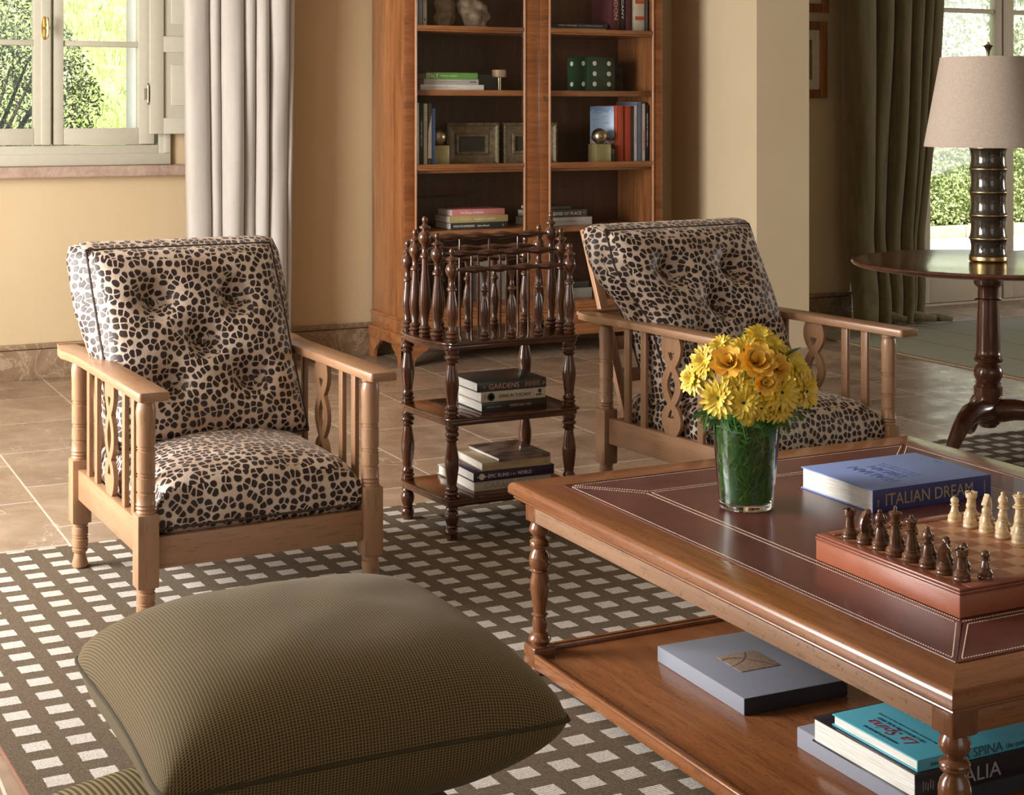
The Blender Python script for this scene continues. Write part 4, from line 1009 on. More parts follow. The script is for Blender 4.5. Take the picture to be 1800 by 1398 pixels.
b_ = wb('book', 'white book with large grey capitals at the bottom of the lowest stack', 2.185, 2.47, 4.665, .30, TL, .032, (.60, .57, .48), g7); spine_text(b_, 'CARAVAGGIO', .026, GREYINK, -.105, width=.19, z=.008); spine_text(b_, 'Arte', .006, GOLDINK, -.135, z=.022)
MT['cov_epic'] = plain('indigo_cover', (.035, .022, .065), .35)
b_ = wb('book', 'indigo travel book with white lettering on the lowest tier', 2.181, 2.480, 4.660, .24, TL+.0325, .032, MT['cov_epic'], g7); spine_text(b_, 'EPIC RUNS', .017, WHITEINK, -.098, width=.076); spine_text(b_, 'of the', .014, GREYINK, -.018, width=.024); spine_text(b_, 'WORLD', .017, WHITEINK, .012, width=.052)
lettering('lonely planet', .010, WHITEINK, b_[0], Matrix.Translation((-.138, -b_[2]-.0006, .013)) @ FRONT, width=.036)
MB().lathe([(.0095, 0), (.0105, 0), (.0105, .0007), (.0095, .0007)], 24, Tm(-.120, -b_[2]-.0001, .016, rx=radians(90))).build('round_emblem', WHITEINK, b_[0])
b_ = wb('book', 'cream book with brown lettering under the photo book on the lowest tier', 2.219, 2.470, 4.662, .245, TL+.0650, .027, (.55, .43, .27), g7, rz=radians(-2)); spine_text(b_, 'BELLEZZA D ITALIA', .013, GOLDINK, -.02, width=.085, z=.013); spine_text(b_, 'FLORENCE', .006, GOLDINK, -.105)
MB().lathe([(0, 0), (.007, 0), (.007, .0007), (0, .0007)], 16, Tm(.108, -b_[2]-.0001, .014, rx=radians(90))).build('round_emblem', GOLDINK, b_[0])
mt_, nt_, b__ = nodes('landscape_photo_cover'); v_ = coord(nt_, scale=(1, 3, 1)); L(nt_, ramp(nt_, noise(nt_, v_, 8, 3), [(.35, (.08, .06, .05)), (.5, (.27, .19, .15)), (.7, (.36, .27, .22))]), b__.inputs['Base Color']); b__.inputs['Roughness'].default_value = .15
b_ = wb('book', 'thin glossy photo book with a brown landscape cover, topmost on the lowest tier', 2.268, 2.462, 4.655, .24, TL+.0925, .012, mt_, g7, rz=radians(1))

# ================================================================ COFFEE TABLE
CT = .477
ct = thing('coffee_table', 'large cherry wood coffee table with stitched leather top and low shelf', 'coffee table', (0, 0, 0))
tx0, tx1, ty0, ty1 = 1.727, 3.003, 1.905, 3.49
ct.location = ((tx0+tx1)/2, (ty0+ty1)/2, .010); cxx, cyy = ct.location[0], ct.location[1]
hx, hy = (tx1-tx0)/2, (ty1-ty0)/2; zt = CT-.010
IN = .105   # width of the wooden border
def mitred(z0, z1, o, i, mats):
    pass
prof = [(0, -.026), (0, -.012), (.003, -.005), (.008, -.001), (.013, 0), (IN, 0), (IN, -.006)]   # distance inwards, z from top
prof_low = [(.012, -.040), (.010, -.036), (.012, -.031), (.004, -.030), (0, -.026)]
full = [(.05, -.040)] + prof_low + prof[1:] + [(.05, -.006)]
for side in range(4):
    b = bmesh.new(); R = []
    for end in (0, 1):
        ring = []
        for d, z in full:
            x = (-hx+d) if end == 0 else (hx-d); y = -hy+d
            if side in (1, 3): x = (-hy+d) if end == 0 else (hy-d); y = -hx+d
            ring.append(b.verts.new((x, y, zt+z)))
        R.append(ring)
    n = len(full)
    for k in range(n): b.faces.new((R[0][k], R[0][(k+1) % n], R[1][(k+1) % n], R[1][k]))
    b.faces.new(R[0][::-1]); b.faces.new(R[1]); bmesh.ops.recalc_face_normals(b, faces=b.faces)
    m = MB(); m.add(b, Matrix.Rotation([0, pi/2, pi, -pi/2][side], 4, 'Z'))
    m.build('top_border', MT['coffeex'] if side in (0, 2) else MT['coffeey'], ct, angle=40)
MB().box(-hx+.05, hx-.05, -hy+.05, hy-.05, zt-.030, zt-.005).build('top_panel', MT['coffeex'], ct)
lx, ly = hx-IN+.001, hy-IN+.001; bw = .150
zl = zt+.0008
lm = MB(); lm.box(-lx+bw, lx-bw, -ly+bw, ly-bw, zt-.005, zl); lm.build('leather_field', MT['oxblood'], ct)
for s in (-1, 1):
    m = MB(); m.prism([(s*lx, -ly), (s*lx, ly), (s*(lx-bw+.0015), ly-bw), (s*(lx-bw+.0015), -ly+bw)][::s], zt-.005, zl, 'z'); m.build('leather_border', MT['oxblood'], ct)
    m = MB(); m.prism([(-lx+.002, s*ly), (lx-.002, s*ly), (lx-bw, s*(ly-bw+.0015)), (-lx+bw, s*(ly-bw+.0015))][::s], zt-.005, zl, 'z'); m.build('leather_border', MT['oxblood'], ct)
def stitches(pts, closed=False, gap=.0062, w=.0011, name='stitching'):
    m = MB(); b = m.bm
    P = [Vector((p[0], p[1], 0)) for p in pts]
    if closed: P.append(P[0])
    for A_, B_ in zip(P, P[1:]):
        d = B_-A_; n = int(d.length/gap); d.normalize(); nrm = Vector((-d.y, d.x, 0))*w
        for k in range(n):
            a = A_+d*(k*gap+.0008); c = a+d*(gap*.72)
            vs = [b.verts.new((a+nrm).to_tuple()[:2]+(zl+.0003,)), b.verts.new((a-nrm).to_tuple()[:2]+(zl+.0003,)), b.verts.new((c-nrm).to_tuple()[:2]+(zl+.0003,)), b.verts.new((c+nrm).to_tuple()[:2]+(zl+.0003,))]
            md = (a+c)/2; t1 = b.verts.new((md.x, md.y, zl+.0016))
            b.faces.new((vs[0], vs[1], t1)); b.faces.new((vs[1], vs[2], t1)); b.faces.new((vs[2], vs[3], t1)); b.faces.new((vs[3], vs[0], t1))
    m.build(name, MT['stitch'], ct)
e = .009
for s in (-1, 1):    # stitched outline of each mitred border piece and of the centre field
    stitches([(s*(lx-e), -ly+e*2.2), (s*(lx-e), ly-e*2.2), (s*(lx-bw+e), ly-bw-e*.6+.0), (s*(lx-bw+e), -ly+bw+e*.6)], True)
    stitches([(-lx+e*2.2, s*(ly-e)), (lx-e*2.2, s*(ly-e)), (lx-bw-e*.6, s*(ly-bw+e)), (-lx+bw+e*.6, s*(ly-bw+e))], True)
stitches([(-lx+bw+e*.6, -ly+bw+e*.6), (lx-bw-e*.6, -ly+bw+e*.6), (lx-bw-e*.6, ly-bw-e*.6), (-lx+bw+e*.6, ly-bw-e*.6)], True)
m = MB()
for s in (-1, 1):
    m.tube([(s*(lx+.0015), -ly, zl), (s*(lx+.0015), ly, zl)], .0016, 6); m.tube([(-lx, s*(ly+.0015), zl), (lx, s*(ly+.0015), zl)], .0016, 6)
m.build('leather_edge', MT['oxblood'], ct)
ax, ay = hx-.032, hy-.032
for s in (-1, 1):
    MB().box(s*ax-.011-s*.012, s*ax+.011-s*.012, -ay+.05, ay-.05, zt-.088, zt-.036, .002).build('apron', MT['apron'], ct)
    MB().box(-ax+.05, ax-.05, s*ay-.011-s*.012, s*ay+.011-s*.012, zt-.088, zt-.036, .002).build('apron', MT['coffeex'], ct)
for sx in (-1, 1):
    for sy in (-1, 1):
        x, y = sx*(ax-.027), sy*(ay-.027); m = MB(); q = .0275
        m.box(x-q, x+q, y-q, y+q, zt-.092, zt-.036, .006, 3)
        zz0 = .072; H = zt-.092-zz0
        L_ = [(0, 1.0), (.020, 1.0), (.0235, .975), (.0265, .945), (.0265, .925), (.022, .90), (.0165, .885), (.0155, .865), (.0245, .845), (.0255, .832), (.0215, .822), (.0245, .812), (.0235, .80), (.0175, .79), (.017, .775), (.0235, .745), (.027, .70), (.0265, .655), (.022, .625), (.0195, .615), (.0245, .602), (.0195, .59), (.020, .575), (.0245, .52), (.0245, .47), (.021, .38), (.017, .29), (.0155, .26), (.0215, .245), (.0165, .232), (.0175, .215), (.0195, .16), (.0165, .12), (.016, .105), (.023, .088), (.0275, .06), (.0285, .04), (.0235, .018), (.0215, 0), (0, 0)]
        m.lathe([(r, zz0+H*z) for r, z in L_][::-1], 28, Tm(x, y, 0))
        m.box(x-.030, x+.030, y-.030, y+.030, .022, zz0, .004)
        m.lathe([(0, 0), (.016, 0), (.024, .006), (.026, .014), (.020, .022), (0, .022)], 20, Tm(x, y, 0))
        m.build('leg', MT['coffeeleg'], ct, angle=45)
MB().box(-ax+.012, ax-.012, -ay+.012, ay-.012, .026, .046, .002).build('lower_shelf', MT['coffeey'], ct)
m = MB()
for s in (-1, 1):
    m.box(s*(ax-.006)-.010, s*(ax-.006)+.010, -ay+.055, ay-.055, .024, .056, .004, 2); m.box(s*(ax-.001)-.007, s*(ax-.001)+.007, -ay+.055, ay-.055, .050, .060, .0045, 3)
    m.box(-ax+.055, ax-.055, s*(ay-.006)-.010, s*(ay-.006)+.010, .024, .056, .004, 2); m.box(-ax+.055, ax-.055, s*(ay-.001)-.007, s*(ay-.001)+.007, .050, .060, .0045, 3)
m.build('shelf_rim', MT['coffeey'], ct)

# things on the coffee table
MT['bluecl'] = plain('cornflower_cloth', (.22, .31, .62), .55, var=.03, vs=300); MT['navycl'] = plain('deep_blue_spine', (.050, .055, .19), .5)
bb = book('book', 'large cornflower-blue hardback lying on the coffee table leather', 2.338, 2.694, 2.840, 3.109, CT+.0012, CT+.053, MT['bluecl'])
t, w, d, h = bb
MB().box(-w, w, -d-.0012, -d, .0, h, .0005).build('spine', MT['navycl'], t)
lettering('ITALIAN DREAM', .040, GOLDINK, t, Matrix.Translation((-w+.034, -d-.0018, .0125)) @ FRONT, width=.262)
lettering('THE', .008, GOLDINK, t, Matrix.Translation((-w+.018, -d-.0018, .012)) @ FRONT @ Matrix.Rotation(pi/2, 4, 'Z'), width=.016)
lettering('edizioni', .009, GOLDINK, t, Matrix.Translation((w-.018, -d-.0018, .012)) @ FRONT @ Matrix.Rotation(pi/2, 4, 'Z'), width=.028)
DEEP = cmat('debossed_blue', (.10, .14, .36), .5)
FL_ = Matrix.Rotation(pi, 4, 'Z')
UPY = Matrix.Rotation(pi/2, 4, 'Z')   # cover text runs away from the spine, its top towards -X
def cover(text, size, mat, x, y, width): lettering(text, size, mat, t, Matrix.Translation((x, y, h+.0003)) @ UPY, 'cover_lettering', 'CENTER', width=width)
cover('ITALIAN', .044, DEEP, -.058, -.007, .160); cover('DREAM', .044, DEEP, -.012, -.002, .120); cover('Homes and gardens', .012, DEEP, .008, 0, .13); cover('of the peninsula', .010, DEEP, .024, 0, .15); cover('edizioni', .010, DEEP, .160, .02, .035)

# leather chess box
cb = thing('chess_box', 'chestnut leather chess box with inlaid board on the coffee table', 'chess board', (2.202, 2.387, CT+.0012))
hb_ = .0525; q = .211
m = MB(); m.box(-q, q, -q, q, 0, hb_-.010, .003, 2); m.build('case', MT['tan'], cb)
m = MB(); m.box(-q-.001, q+.001, -q-.001, q+.001, hb_-.0099, hb_-.0042, .002, 2)
for s in (-1, 1):
    m.box(s*(q-.014)-.013, s*(q-.014)+.013, -q+.001, q-.001, hb_-.004, hb_+.0015, .002, 2); m.box(-q+.0275, q-.0275, s*(q-.014)-.013, s*(q-.014)+.013, hb_-.004, hb_+.0014, .0015, 2)
m.build('lid_frame', MT['tandark'], cb)
mt_, nt_, b__ = nodes('leather_chequerboard'); v_ = coord(nt_, loc=(.1852, .1852, 0)); ck = nt_.nodes.new('ShaderNodeTexChecker'); ck.inputs['Scale'].default_value = 1/.0463
sc_ = nt_.nodes.new('ShaderNodeSeparateXYZ'); L(nt_, v_, sc_.inputs[0])
fx = mathn(nt_, 'FLOOR', mathn(nt_, 'DIVIDE', sc_.outputs[0], .0463)); fy = mathn(nt_, 'FLOOR', mathn(nt_, 'DIVIDE', sc_.outputs[1], .0463))
par = mathn(nt_, 'MODULO', mathn(nt_, 'ADD', mathn(nt_, 'ADD', fx, fy), 20), 2)
ins = mathn(nt_, 'MULTIPLY', mathn(nt_, 'MULTIPLY', mathn(nt_, 'GREATER_THAN', sc_.outputs[0], 0), mathn(nt_, 'LESS_THAN', sc_.outputs[0], .3704)), mathn(nt_, 'MULTIPLY', mathn(nt_, 'GREATER_THAN', sc_.outputs[1], 0), mathn(nt_, 'LESS_THAN', sc_.outputs[1], .3704)))
c_ = mixc(nt_, par, (.30, .095, .045), (.50, .27, .135)); c_ = mixc(nt_, ins, (.28, .085, .04), c_)
L(nt_, mixc(nt_, mathn(nt_, 'MULTIPLY', noise(nt_, v_, 9, 4), .15), c_, (.15, .05, .03)), b__.inputs['Base Color']); b__.inputs['Roughness'].default_value = .35
MB().box(-q+.026, q-.026, -q+.026, q-.026, hb_-.006, hb_-.0015).build('board', mt_, cb)
m = MB(); b = m.bm
for s in (-1, 1):
    for k in range(140):
        a = -q+.004+k*.003; 
        for (x0, y0, x1, y1) in ((s*(q+.0012), a, s*(q+.0012), a+.002), (a, s*(q+.0012), a+.002, s*(q+.0012))): b.faces.new([b.verts.new((x0, y0, hb_-.012)), b.verts.new((x1, y1, hb_-.012)), b.verts.new((x1, y1, hb_-.0112)), b.verts.new((x0, y0, hb_-.0112))])
m.build('seam_stitching', cmat('dark_thread', (.12, .04, .025)), cb)
BZ = CT+.0012+hb_-.0013
MT['ebon'] = wood('brown_sheesham', (.17, .075, .035), (.075, .030, .015), 'z', scale=2.5, rough=.25, coat=.5)
MT['box'] = wood('pale_boxwood', (.74, .58, .36), (.62, .46, .26), 'z', scale=2.5, rough=.3, coat=.3)
def base(r, h): return [(0, 0), (r*.96, 0), (r, h*.02+.0005), (r, .0045), (r*.93, .0065), (r*.97, .009), (r*.95, .0125), (r*.78, .016), (r*.66, .0185), (r*.70, .020), (r*.58, .022)]
def piece(kind, col):
    m = MB(); n = 24
    if kind == 'pawn':
        m.lathe(base(.0145, .05) + [(.0070, .030), (.0055, .0335), (.0095, .0350), (.0095, .0362), (.006, .0378)] + [(.0088*sin(a), .0445-.0088*cos(a)) for a in [pi*(.28+.72*k/8) for k in range(9)]], n)
    elif kind == 'rook':
        m.lathe(base(.0165, .06) + [(.0098, .030), (.0088, .042), (.0095, .044), (.0118, .0465), (.0118, .049), (.0125, .050), (.0125, .056), (.0085, .056), (.0085, .051), (0, .051)], n)
        for k in range(6):
            a = 2*pi*k/6; m.box(-.0035, .0035, .0085, .0125, .0555, .0585, 0, M=Matrix.Rotation(a, 4, 'Z'))
    elif kind == 'bishop':
        m.lathe(base(.0165, .07) + [(.0085, .034), (.0065, .042), (.0115, .0445), (.0115, .046), (.007, .0475), (.009, .049), (.009, .050), (.0065, .0515), (.0098, .057), (.0102, .061), (.0085, .0665), (.005, .071), (.0035, .0725), (.0045, .0745), (.004, .0775), (0, .079)], n)
        m.box(-.0005, .0107, -.0012, .0012, .060, .0655, .0004, M=Matrix.Rotation(.9, 4, 'Z'))
    elif kind == 'queen':
        m.lathe(base(.0185, .085) + [(.0105, .034), (.008, .046), (.0075, .053), (.0135, .056), (.0135, .058), (.0085, .0595), (.0105, .062), (.0075, .064), (.009, .070), (.0125, .0775), (.0120, .079), (.0085, .0805), (.005, .083), (.0035, .0835), (.0045, .086), (.003, .0885), (0, .089)], n)
        for k in range(8): a = 2*pi*k/8; m.lathe([(0, -.0022), (.0022, 0), (0, .0026)], 8, Tm(.0115*cos(a), .0115*sin(a), .0795))
    elif kind == 'king':
        m.lathe(base(.0195, .095) + [(.0115, .036), (.009, .048), (.0085, .057), (.0145, .060), (.0145, .062), (.0095, .0635), (.0112, .066), (.0085, .068), (.0095, .073), (.0130, .0815), (.0130, .0830), (.009, .085), (.0045, .0865), (0, .087)], n)
        m.box(-.0020, .0020, -.0018, .0018, .085, .0965, .0006); m.box(-.0050, .0050, -.0018, .0018, .0885, .0925, .0006)
    elif kind == 'knight':
        m.lathe(base(.0165, .06) + [(.0115, .024), (0, .025)], n)
        out = [(-.010, .022), (-.0125, .030), (-.0120, .040), (-.0095, .049), (-.0055, .056), (-.0025, .0595), (-.0005, .0645), (.0015, .0595), (.0045, .0575), (.0065, .0525), (.0110, .0475), (.0135, .0440), (.0130, .0405), (.0100, .0395), (.0070, .0415), (.0045, .0405), (.0035, .0375), (.0065, .0330), (.0085, .0270), (.0088, .022)]
        m.prism(out, -.0062, .0062, 'y', .0022, seg=2)
        for s in (-1, 1):
            m.lathe([(0, -.0012), (.0014, 0), (0, .0012)], 8, Tm(.0045, s*.0062, .0500)); m.lathe([(0, 0), (.0018, .0005), (.001, .0045), (0, .007)], 6, Tm(-.0005, s*.003, .057))
    return m
def chess(kind, light, x, y, label, rz=0):
    o = piece(kind, light).build('chess_'+kind, MT['box' if light else 'ebon'], None, angle=30, loc=(x, y, BZ)); o.rotation_euler = (0, 0, rz)
    tag(o, label, 'chess piece', ('pale ' if light else 'brown ')+'chess pieces'); return o
x0 = 2.202-.1852+.02315; y_at = lambda k: 2.387-.1852+.02315+.0463*k        # k=0 nearest the camera
row = ['rook', 'knight', 'bishop', 'queen', 'king', 'bishop', 'knight', 'rook']
where = ['nearest corner of the board', 'second from the near corner', 'third from the near corner', '', '', 'sixth from the near corner', 'second from the far left corner', 'far left corner of the board']
for k, kind in enumerate(row):
    lab = 'dark brown %s, the only one, tallest but one' % kind if kind == 'queen' else 'dark brown king with cross finial, tallest of the dark pieces' if kind == 'king' else 'dark brown %s in the back row, %s' % (kind, where[k])
    chess(kind, False, x0, y_at(k), lab, (pi*1.0 if kind == 'knight' else 0) + {1: 2.2, 6: 2.5}.get(k, 0) + .1*k)
    nm = {0: 'near rook', 1: 'near knight', 2: 'near bishop', 3: 'queen', 4: 'king', 5: 'far bishop', 6: 'far knight', 7: 'far rook'}[k]
    chess('pawn', False, x0+.0463, y_at(k)-(.012 if k == 0 else 0), 'dark brown pawn in front of the dark %s' % nm)
for k in range(3, 8):
    nm = {3: 'king', 4: 'queen', 5: 'bishop', 6: 'knight', 7: 'rook'}[k]; kind = ['', '', '', 'king', 'queen', 'bishop', 'knight', 'rook'][k]
    chess('pawn', True, x0+.0463*6, y_at(k), 'pale boxwood pawn in front of the pale %s' % nm)
    chess(kind, True, x0+.0463*7, y_at(k), 'pale boxwood %s in the far right back row' % kind, pi+.3 if kind == 'knight' else 0)

# things on the lower shelf
SZ = .0565
MT['greylinen'] = plain('grey_linen_cloth', (.24, .25, .29), .8, var=.10, vs=350, bmp=.1)
gb = thing('keepsake_box', 'grey linen-covered flat box with a carved square inlay on the lower shelf', 'box', (2.155, 3.065, SZ), radians(-1.5))
gx, gy, gh = .140, .190, .038
m = MB(); m.box(-gx, gx, -gy, gy, 0, gh, .0012); m.build('box_body', MT['greylinen'], gb)
m = MB(); m.box(-gx, gx, -gy-.0010, -gy+.001, .001, gh-.001); m.build('dark_spine', cmat('charcoal_cloth', (.035, .035, .038), .8), gb)
mt_, nt_, b__ = nodes('carved_fossil_inlay'); v_ = coord(nt_, loc=(.0, -.02, 0)); sc_ = nt_.nodes.new('ShaderNodeSeparateXYZ'); L(nt_, v_, sc_.inputs[0])
d1 = mathn(nt_, 'ABSOLUTE', mathn(nt_, 'ADD', mathn(nt_, 'SUBTRACT', sc_.outputs[0], sc_.outputs[1]), mathn(nt_, 'MULTIPLY', mathn(nt_, 'MULTIPLY', sc_.outputs[0], sc_.outputs[1]), 14)))
d2_ = mathn(nt_, 'ABSOLUTE', mathn(nt_, 'ADD', mathn(nt_, 'ADD', sc_.outputs[0], sc_.outputs[1]), mathn(nt_, 'MULTIPLY', mathn(nt_, 'MULTIPLY', sc_.outputs[0], sc_.outputs[0]), 14)))
dm = mathn(nt_, 'MINIMUM', d1, d2_); fib = noise(nt_, v_, 160, 5, .75, 3)
c_ = ramp(nt_, fib, [(.38, (.09, .05, .03)), (.55, (.40, .28, .19)), (.65, (.55, .42, .32))]); c_ = mixc(nt_, mathn(nt_, 'LESS_THAN', dm, .0035), c_, (.10, .06, .045)); L(nt_, c_, b__.inputs['Base Color'])
b__.inputs['Roughness'].default_value = .6; bump(nt_, b__, fib, .6, .003)
MB().box(-.055, .055, -.050, .060, gh, gh+.0015, .0005).build('inlay', mt_, gb)
b3 = thing('slipcase_box', 'grey linen-covered flat box under two books on the lower shelf', 'box', (2.190, 2.505, SZ), 0)
m = MB(); m.box(-.177, .177, -.185, .185, 0, .042, .0012); m.build('box_body', MT['greylinen'], b3)
m = MB(); m.box(-.177, .177, -.186, -.184, .001, .041); m.build('dark_spine', MT['charcoal_cloth'], b3)
bk = book('book', 'thick black hardback with white capitals between the grey box and the aqua book', 1.995, 2.355, 2.300, 2.615, SZ+.0425, SZ+.0925, plain('black_gloss_cover', (.02, .02, .024), .2), None)
t, w, d, h = bk; lettering('ITALIA', .040, cmat('silver_ink', (.36, .36, .36), .4), t, Matrix.Translation((-.100, -d-.0006, .010)) @ FRONT, width=.130)
for i in range(5): MB().box(-w+.018+i*.006, -w+.0195+i*.006, -d-.0008, -d, .014+.003*(i % 2), .034-.003*(i % 3)).build('ornament', GREYINK, t)
AQ = plain('aqua_cover', (.10, .42, .52), .35, var=.03)
bk = book('book', 'aqua-blue hardback with red script title on top of the lower shelf stack', 2.003, 2.345, 2.303, 2.560, SZ+.0932, SZ+.1160, AQ, None)
t, w, d, h = bk; UP = Matrix.Rotation(pi, 4, 'Z'); RI = cmat('dark_red_ink', (.30, .03, .05))
def cov(text, size, mat, x, y, width, sh=0): lettering(text, size, mat, t, Matrix.Translation((x-2.174, y-2.4315, h+.0003)) @ Matrix.Rotation(pi/2, 4, 'Z'), 'cover_lettering', 'CENTER', width=width, shear=sh)
cov('La Spina', .042, RI, 2.062, 2.430, .132, .35)
cov('ANNUNCIATA BRUGNONI', .010, cmat('ink_blue', (.03, .10, .14)), 2.025, 2.432, .10)
cov('UN CASTELLO IN TOSCANO', .012, MT['ink_blue'], 2.077, 2.432, .138)
cov('UNA STORIA DI TERRA E DI MARE TRA LE COLLINE', .006, MT['ink_blue'], 2.092, 2.432, .175)
lettering('LA SPINA', .026, MT['ink_blue'], t, Matrix.Translation((-.075, -d-.0006, .004)) @ FRONT, width=.115)
lettering('Annunciata', .011, MT['ink_blue'], t, Matrix.Translation((-w+.03, -d-.0006, .007)) @ FRONT); lettering('Una storia di terra', .014, MT['ink_blue'], t, Matrix.Translation((.050, -d-.0006, .006)) @ FRONT, width=.09)
m = MB(); cx_, cy_ = 2.215-2.174, .008
for k in range(9):
    a = pi*(.58+.105*k); m.prism([(cx_+.045*cos(a-.14), cy_+.045*sin(a-.14)), (cx_+.092*cos(a), cy_+.092*sin(a)), (cx_+.045*cos(a+.14), cy_+.045*sin(a+.14))], h-.0002, h+.0004, 'z')
m.prism([(cx_+.047*cos(a), cy_+.047*sin(a)) for a in [2*pi*k/24 for k in range(24)]], h-.0002, h+.0004, 'z')
m.build('pale_star_print', cmat('grey_white_print', (.50, .55, .52)), t)

# ================================================================ VASE OF FLOWERS
VX, VY, VZ = 2.115, 3.021, CT+.0012
vs = thing('glass_vase', 'clear tapered glass vase packed with green foliage on the coffee table', 'vase', (VX, VY, VZ))
MB().lathe([(0, 0), (.060, 0), (.0625, .003), (.0635, .010), (.080, .207), (.0795, .2085), (.0770, .207), (.0605, .016), (.056, .014), (0, .014)], 56).build('glass_body', MT['glass'], vs)
MT['leafin'] = leafmat('dark_wet_leaves', [(.008, .04, .008), (.03, .12, .016), (.09, .26, .04)], .3)
MT['frond'] = leafmat('fern_green', [(.03, .12, .02), (.07, .24, .04), (.14, .36, .07)], .5)
MT['leaf'] = leafmat('glossy_leaf', [(.015, .06, .02), (.04, .13, .035)], .3)
def rin(z): return .0605+(.0770-.0605)*(z-.016)/.19
def liner(u, v):
    a = 2*pi*u; z = .017+.168*v; r = (rin(z)-.0035)*(1+.03*mnoise.noise((cos(a)*3, sin(a)*3, z*40))-.02)
    return (r*cos(a), r*sin(a), z + (.012*mnoise.noise((cos(a)*4, sin(a)*4, 2)) if v > .9 else 0))
ff = thing('foliage_filling', 'dark green leaves and fern stuffed inside the glass vase', 'foliage', (VX, VY, VZ))
MB().grid(liner, 60, 20, True).build('leaf_lining', MT['leafin'], ff)
r = random.Random(11)
m = MB()
for k in range(420):
    a = r.uniform(0, 2*pi); z = r.uniform(.02, .19); R = rin(z)-.0028; pts = []; da = r.uniform(-.5, .5); dz = r.uniform(-.012, .03)
    for i in range(4):
        zz_ = min(.20, max(.018, z+dz*i)); pts.append((min(rin(zz_)-.0025, R)*cos(a+da*i*.35), min(rin(zz_)-.0025, R)*sin(a+da*i*.35), zz_))
    m.tube(pts, [.0012, .0011, .0009, .0005], 4, caps=False)
o = m.build('fern_fronds', MT['frond'], ff); o['kind'] = 'stuff'
m = MB()
for k in range(150):
    a = r.uniform(0, 2*pi); pts = []; r0 = r.uniform(.03, .07); s_ = r.uniform(.06, .13)
    for i in range(6):
        q = i/5; rr = r0+s_*q*.55; pts.append((rr*cos(a+q*.3), rr*sin(a+q*.3), .195+.035*sin(q*pi*.8)-.02*q*q*r.uniform(.5, 2)))
    m.tube(pts, [.0009]*5+[.0003], 3, caps=False)
    for i in range(1, 6):
        p = Vector(pts[i])
        for sgn in (-1, 1): m.tube([p, p+Vector((-sin(a)*sgn*.012, cos(a)*sgn*.012, .006))], [.0006, .0002], 3, caps=False)
o = m.build('fern_sprays', MT['frond'], ff); o['kind'] = 'stuff'
YEL = nodes('yellow_petals'); v_ = coord(YEL[1]); L(YEL[1], ramp(YEL[1], noise(YEL[1], v_, 60, 2), [(.3, (.70, .47, .03)), (.7, (.85, .68, .09))]), YEL[2].inputs['Base Color']); YEL[2].inputs['Roughness'].default_value = .5; YEL[2].inputs['Subsurface Weight'].default_value = .15; YEL[2].inputs['Subsurface Radius'].default_value = (.01, .006, .002)
ORA = nodes('amber_petals'); L(ORA[1], ramp(ORA[1], noise(ORA[1], coord(ORA[1]), 50, 2), [(.3, (.88, .50, .06)), (.7, (.95, .66, .13))]), ORA[2].inputs['Base Color']); ORA[2].inputs['Roughness'].default_value = .5; ORA[2].inputs['Subsurface Weight'].default_value = .15; ORA[2].inputs['Subsurface Radius'].default_value = (.01, .005, .002)
GRN = plain('green_flower_eye', (.16, .26, .03), .7, var=.3, vs=300, bmp=.5); DRK = plain('dark_flower_eye', (.035, .04, .015), .7, var=.3, vs=300, bmp=.5)
def petal(m, ln, wd, ang, lift, curl, M, z0=0, seed=0):
    n = 5; rows = []
    b = bmesh.new()
    for i in range(n+1):
        q = i/n; w = wd*(.35+.65*sin(pi*min(1, q*.62+.12)))*(1 if q < .82 else sqrt(max(.05, 1-((q-.82)/.2)**2)))
        x = ln*q; z = z0 + ln*(sin(lift)*q + curl*q*q); x = ln*q*cos(lift)
        rows.append([b.verts.new((x, -w, z+w*.35)), b.verts.new((x, 0, z)), b.verts.new((x, w, z+w*.35))])
    for A, B in zip(rows, rows[1:]):
        for k in range(2): b.faces.new((A[k], B[k], B[k+1], A[k+1]))
    m.add(b, M @ Matrix.Rotation(ang, 4, 'Z'))
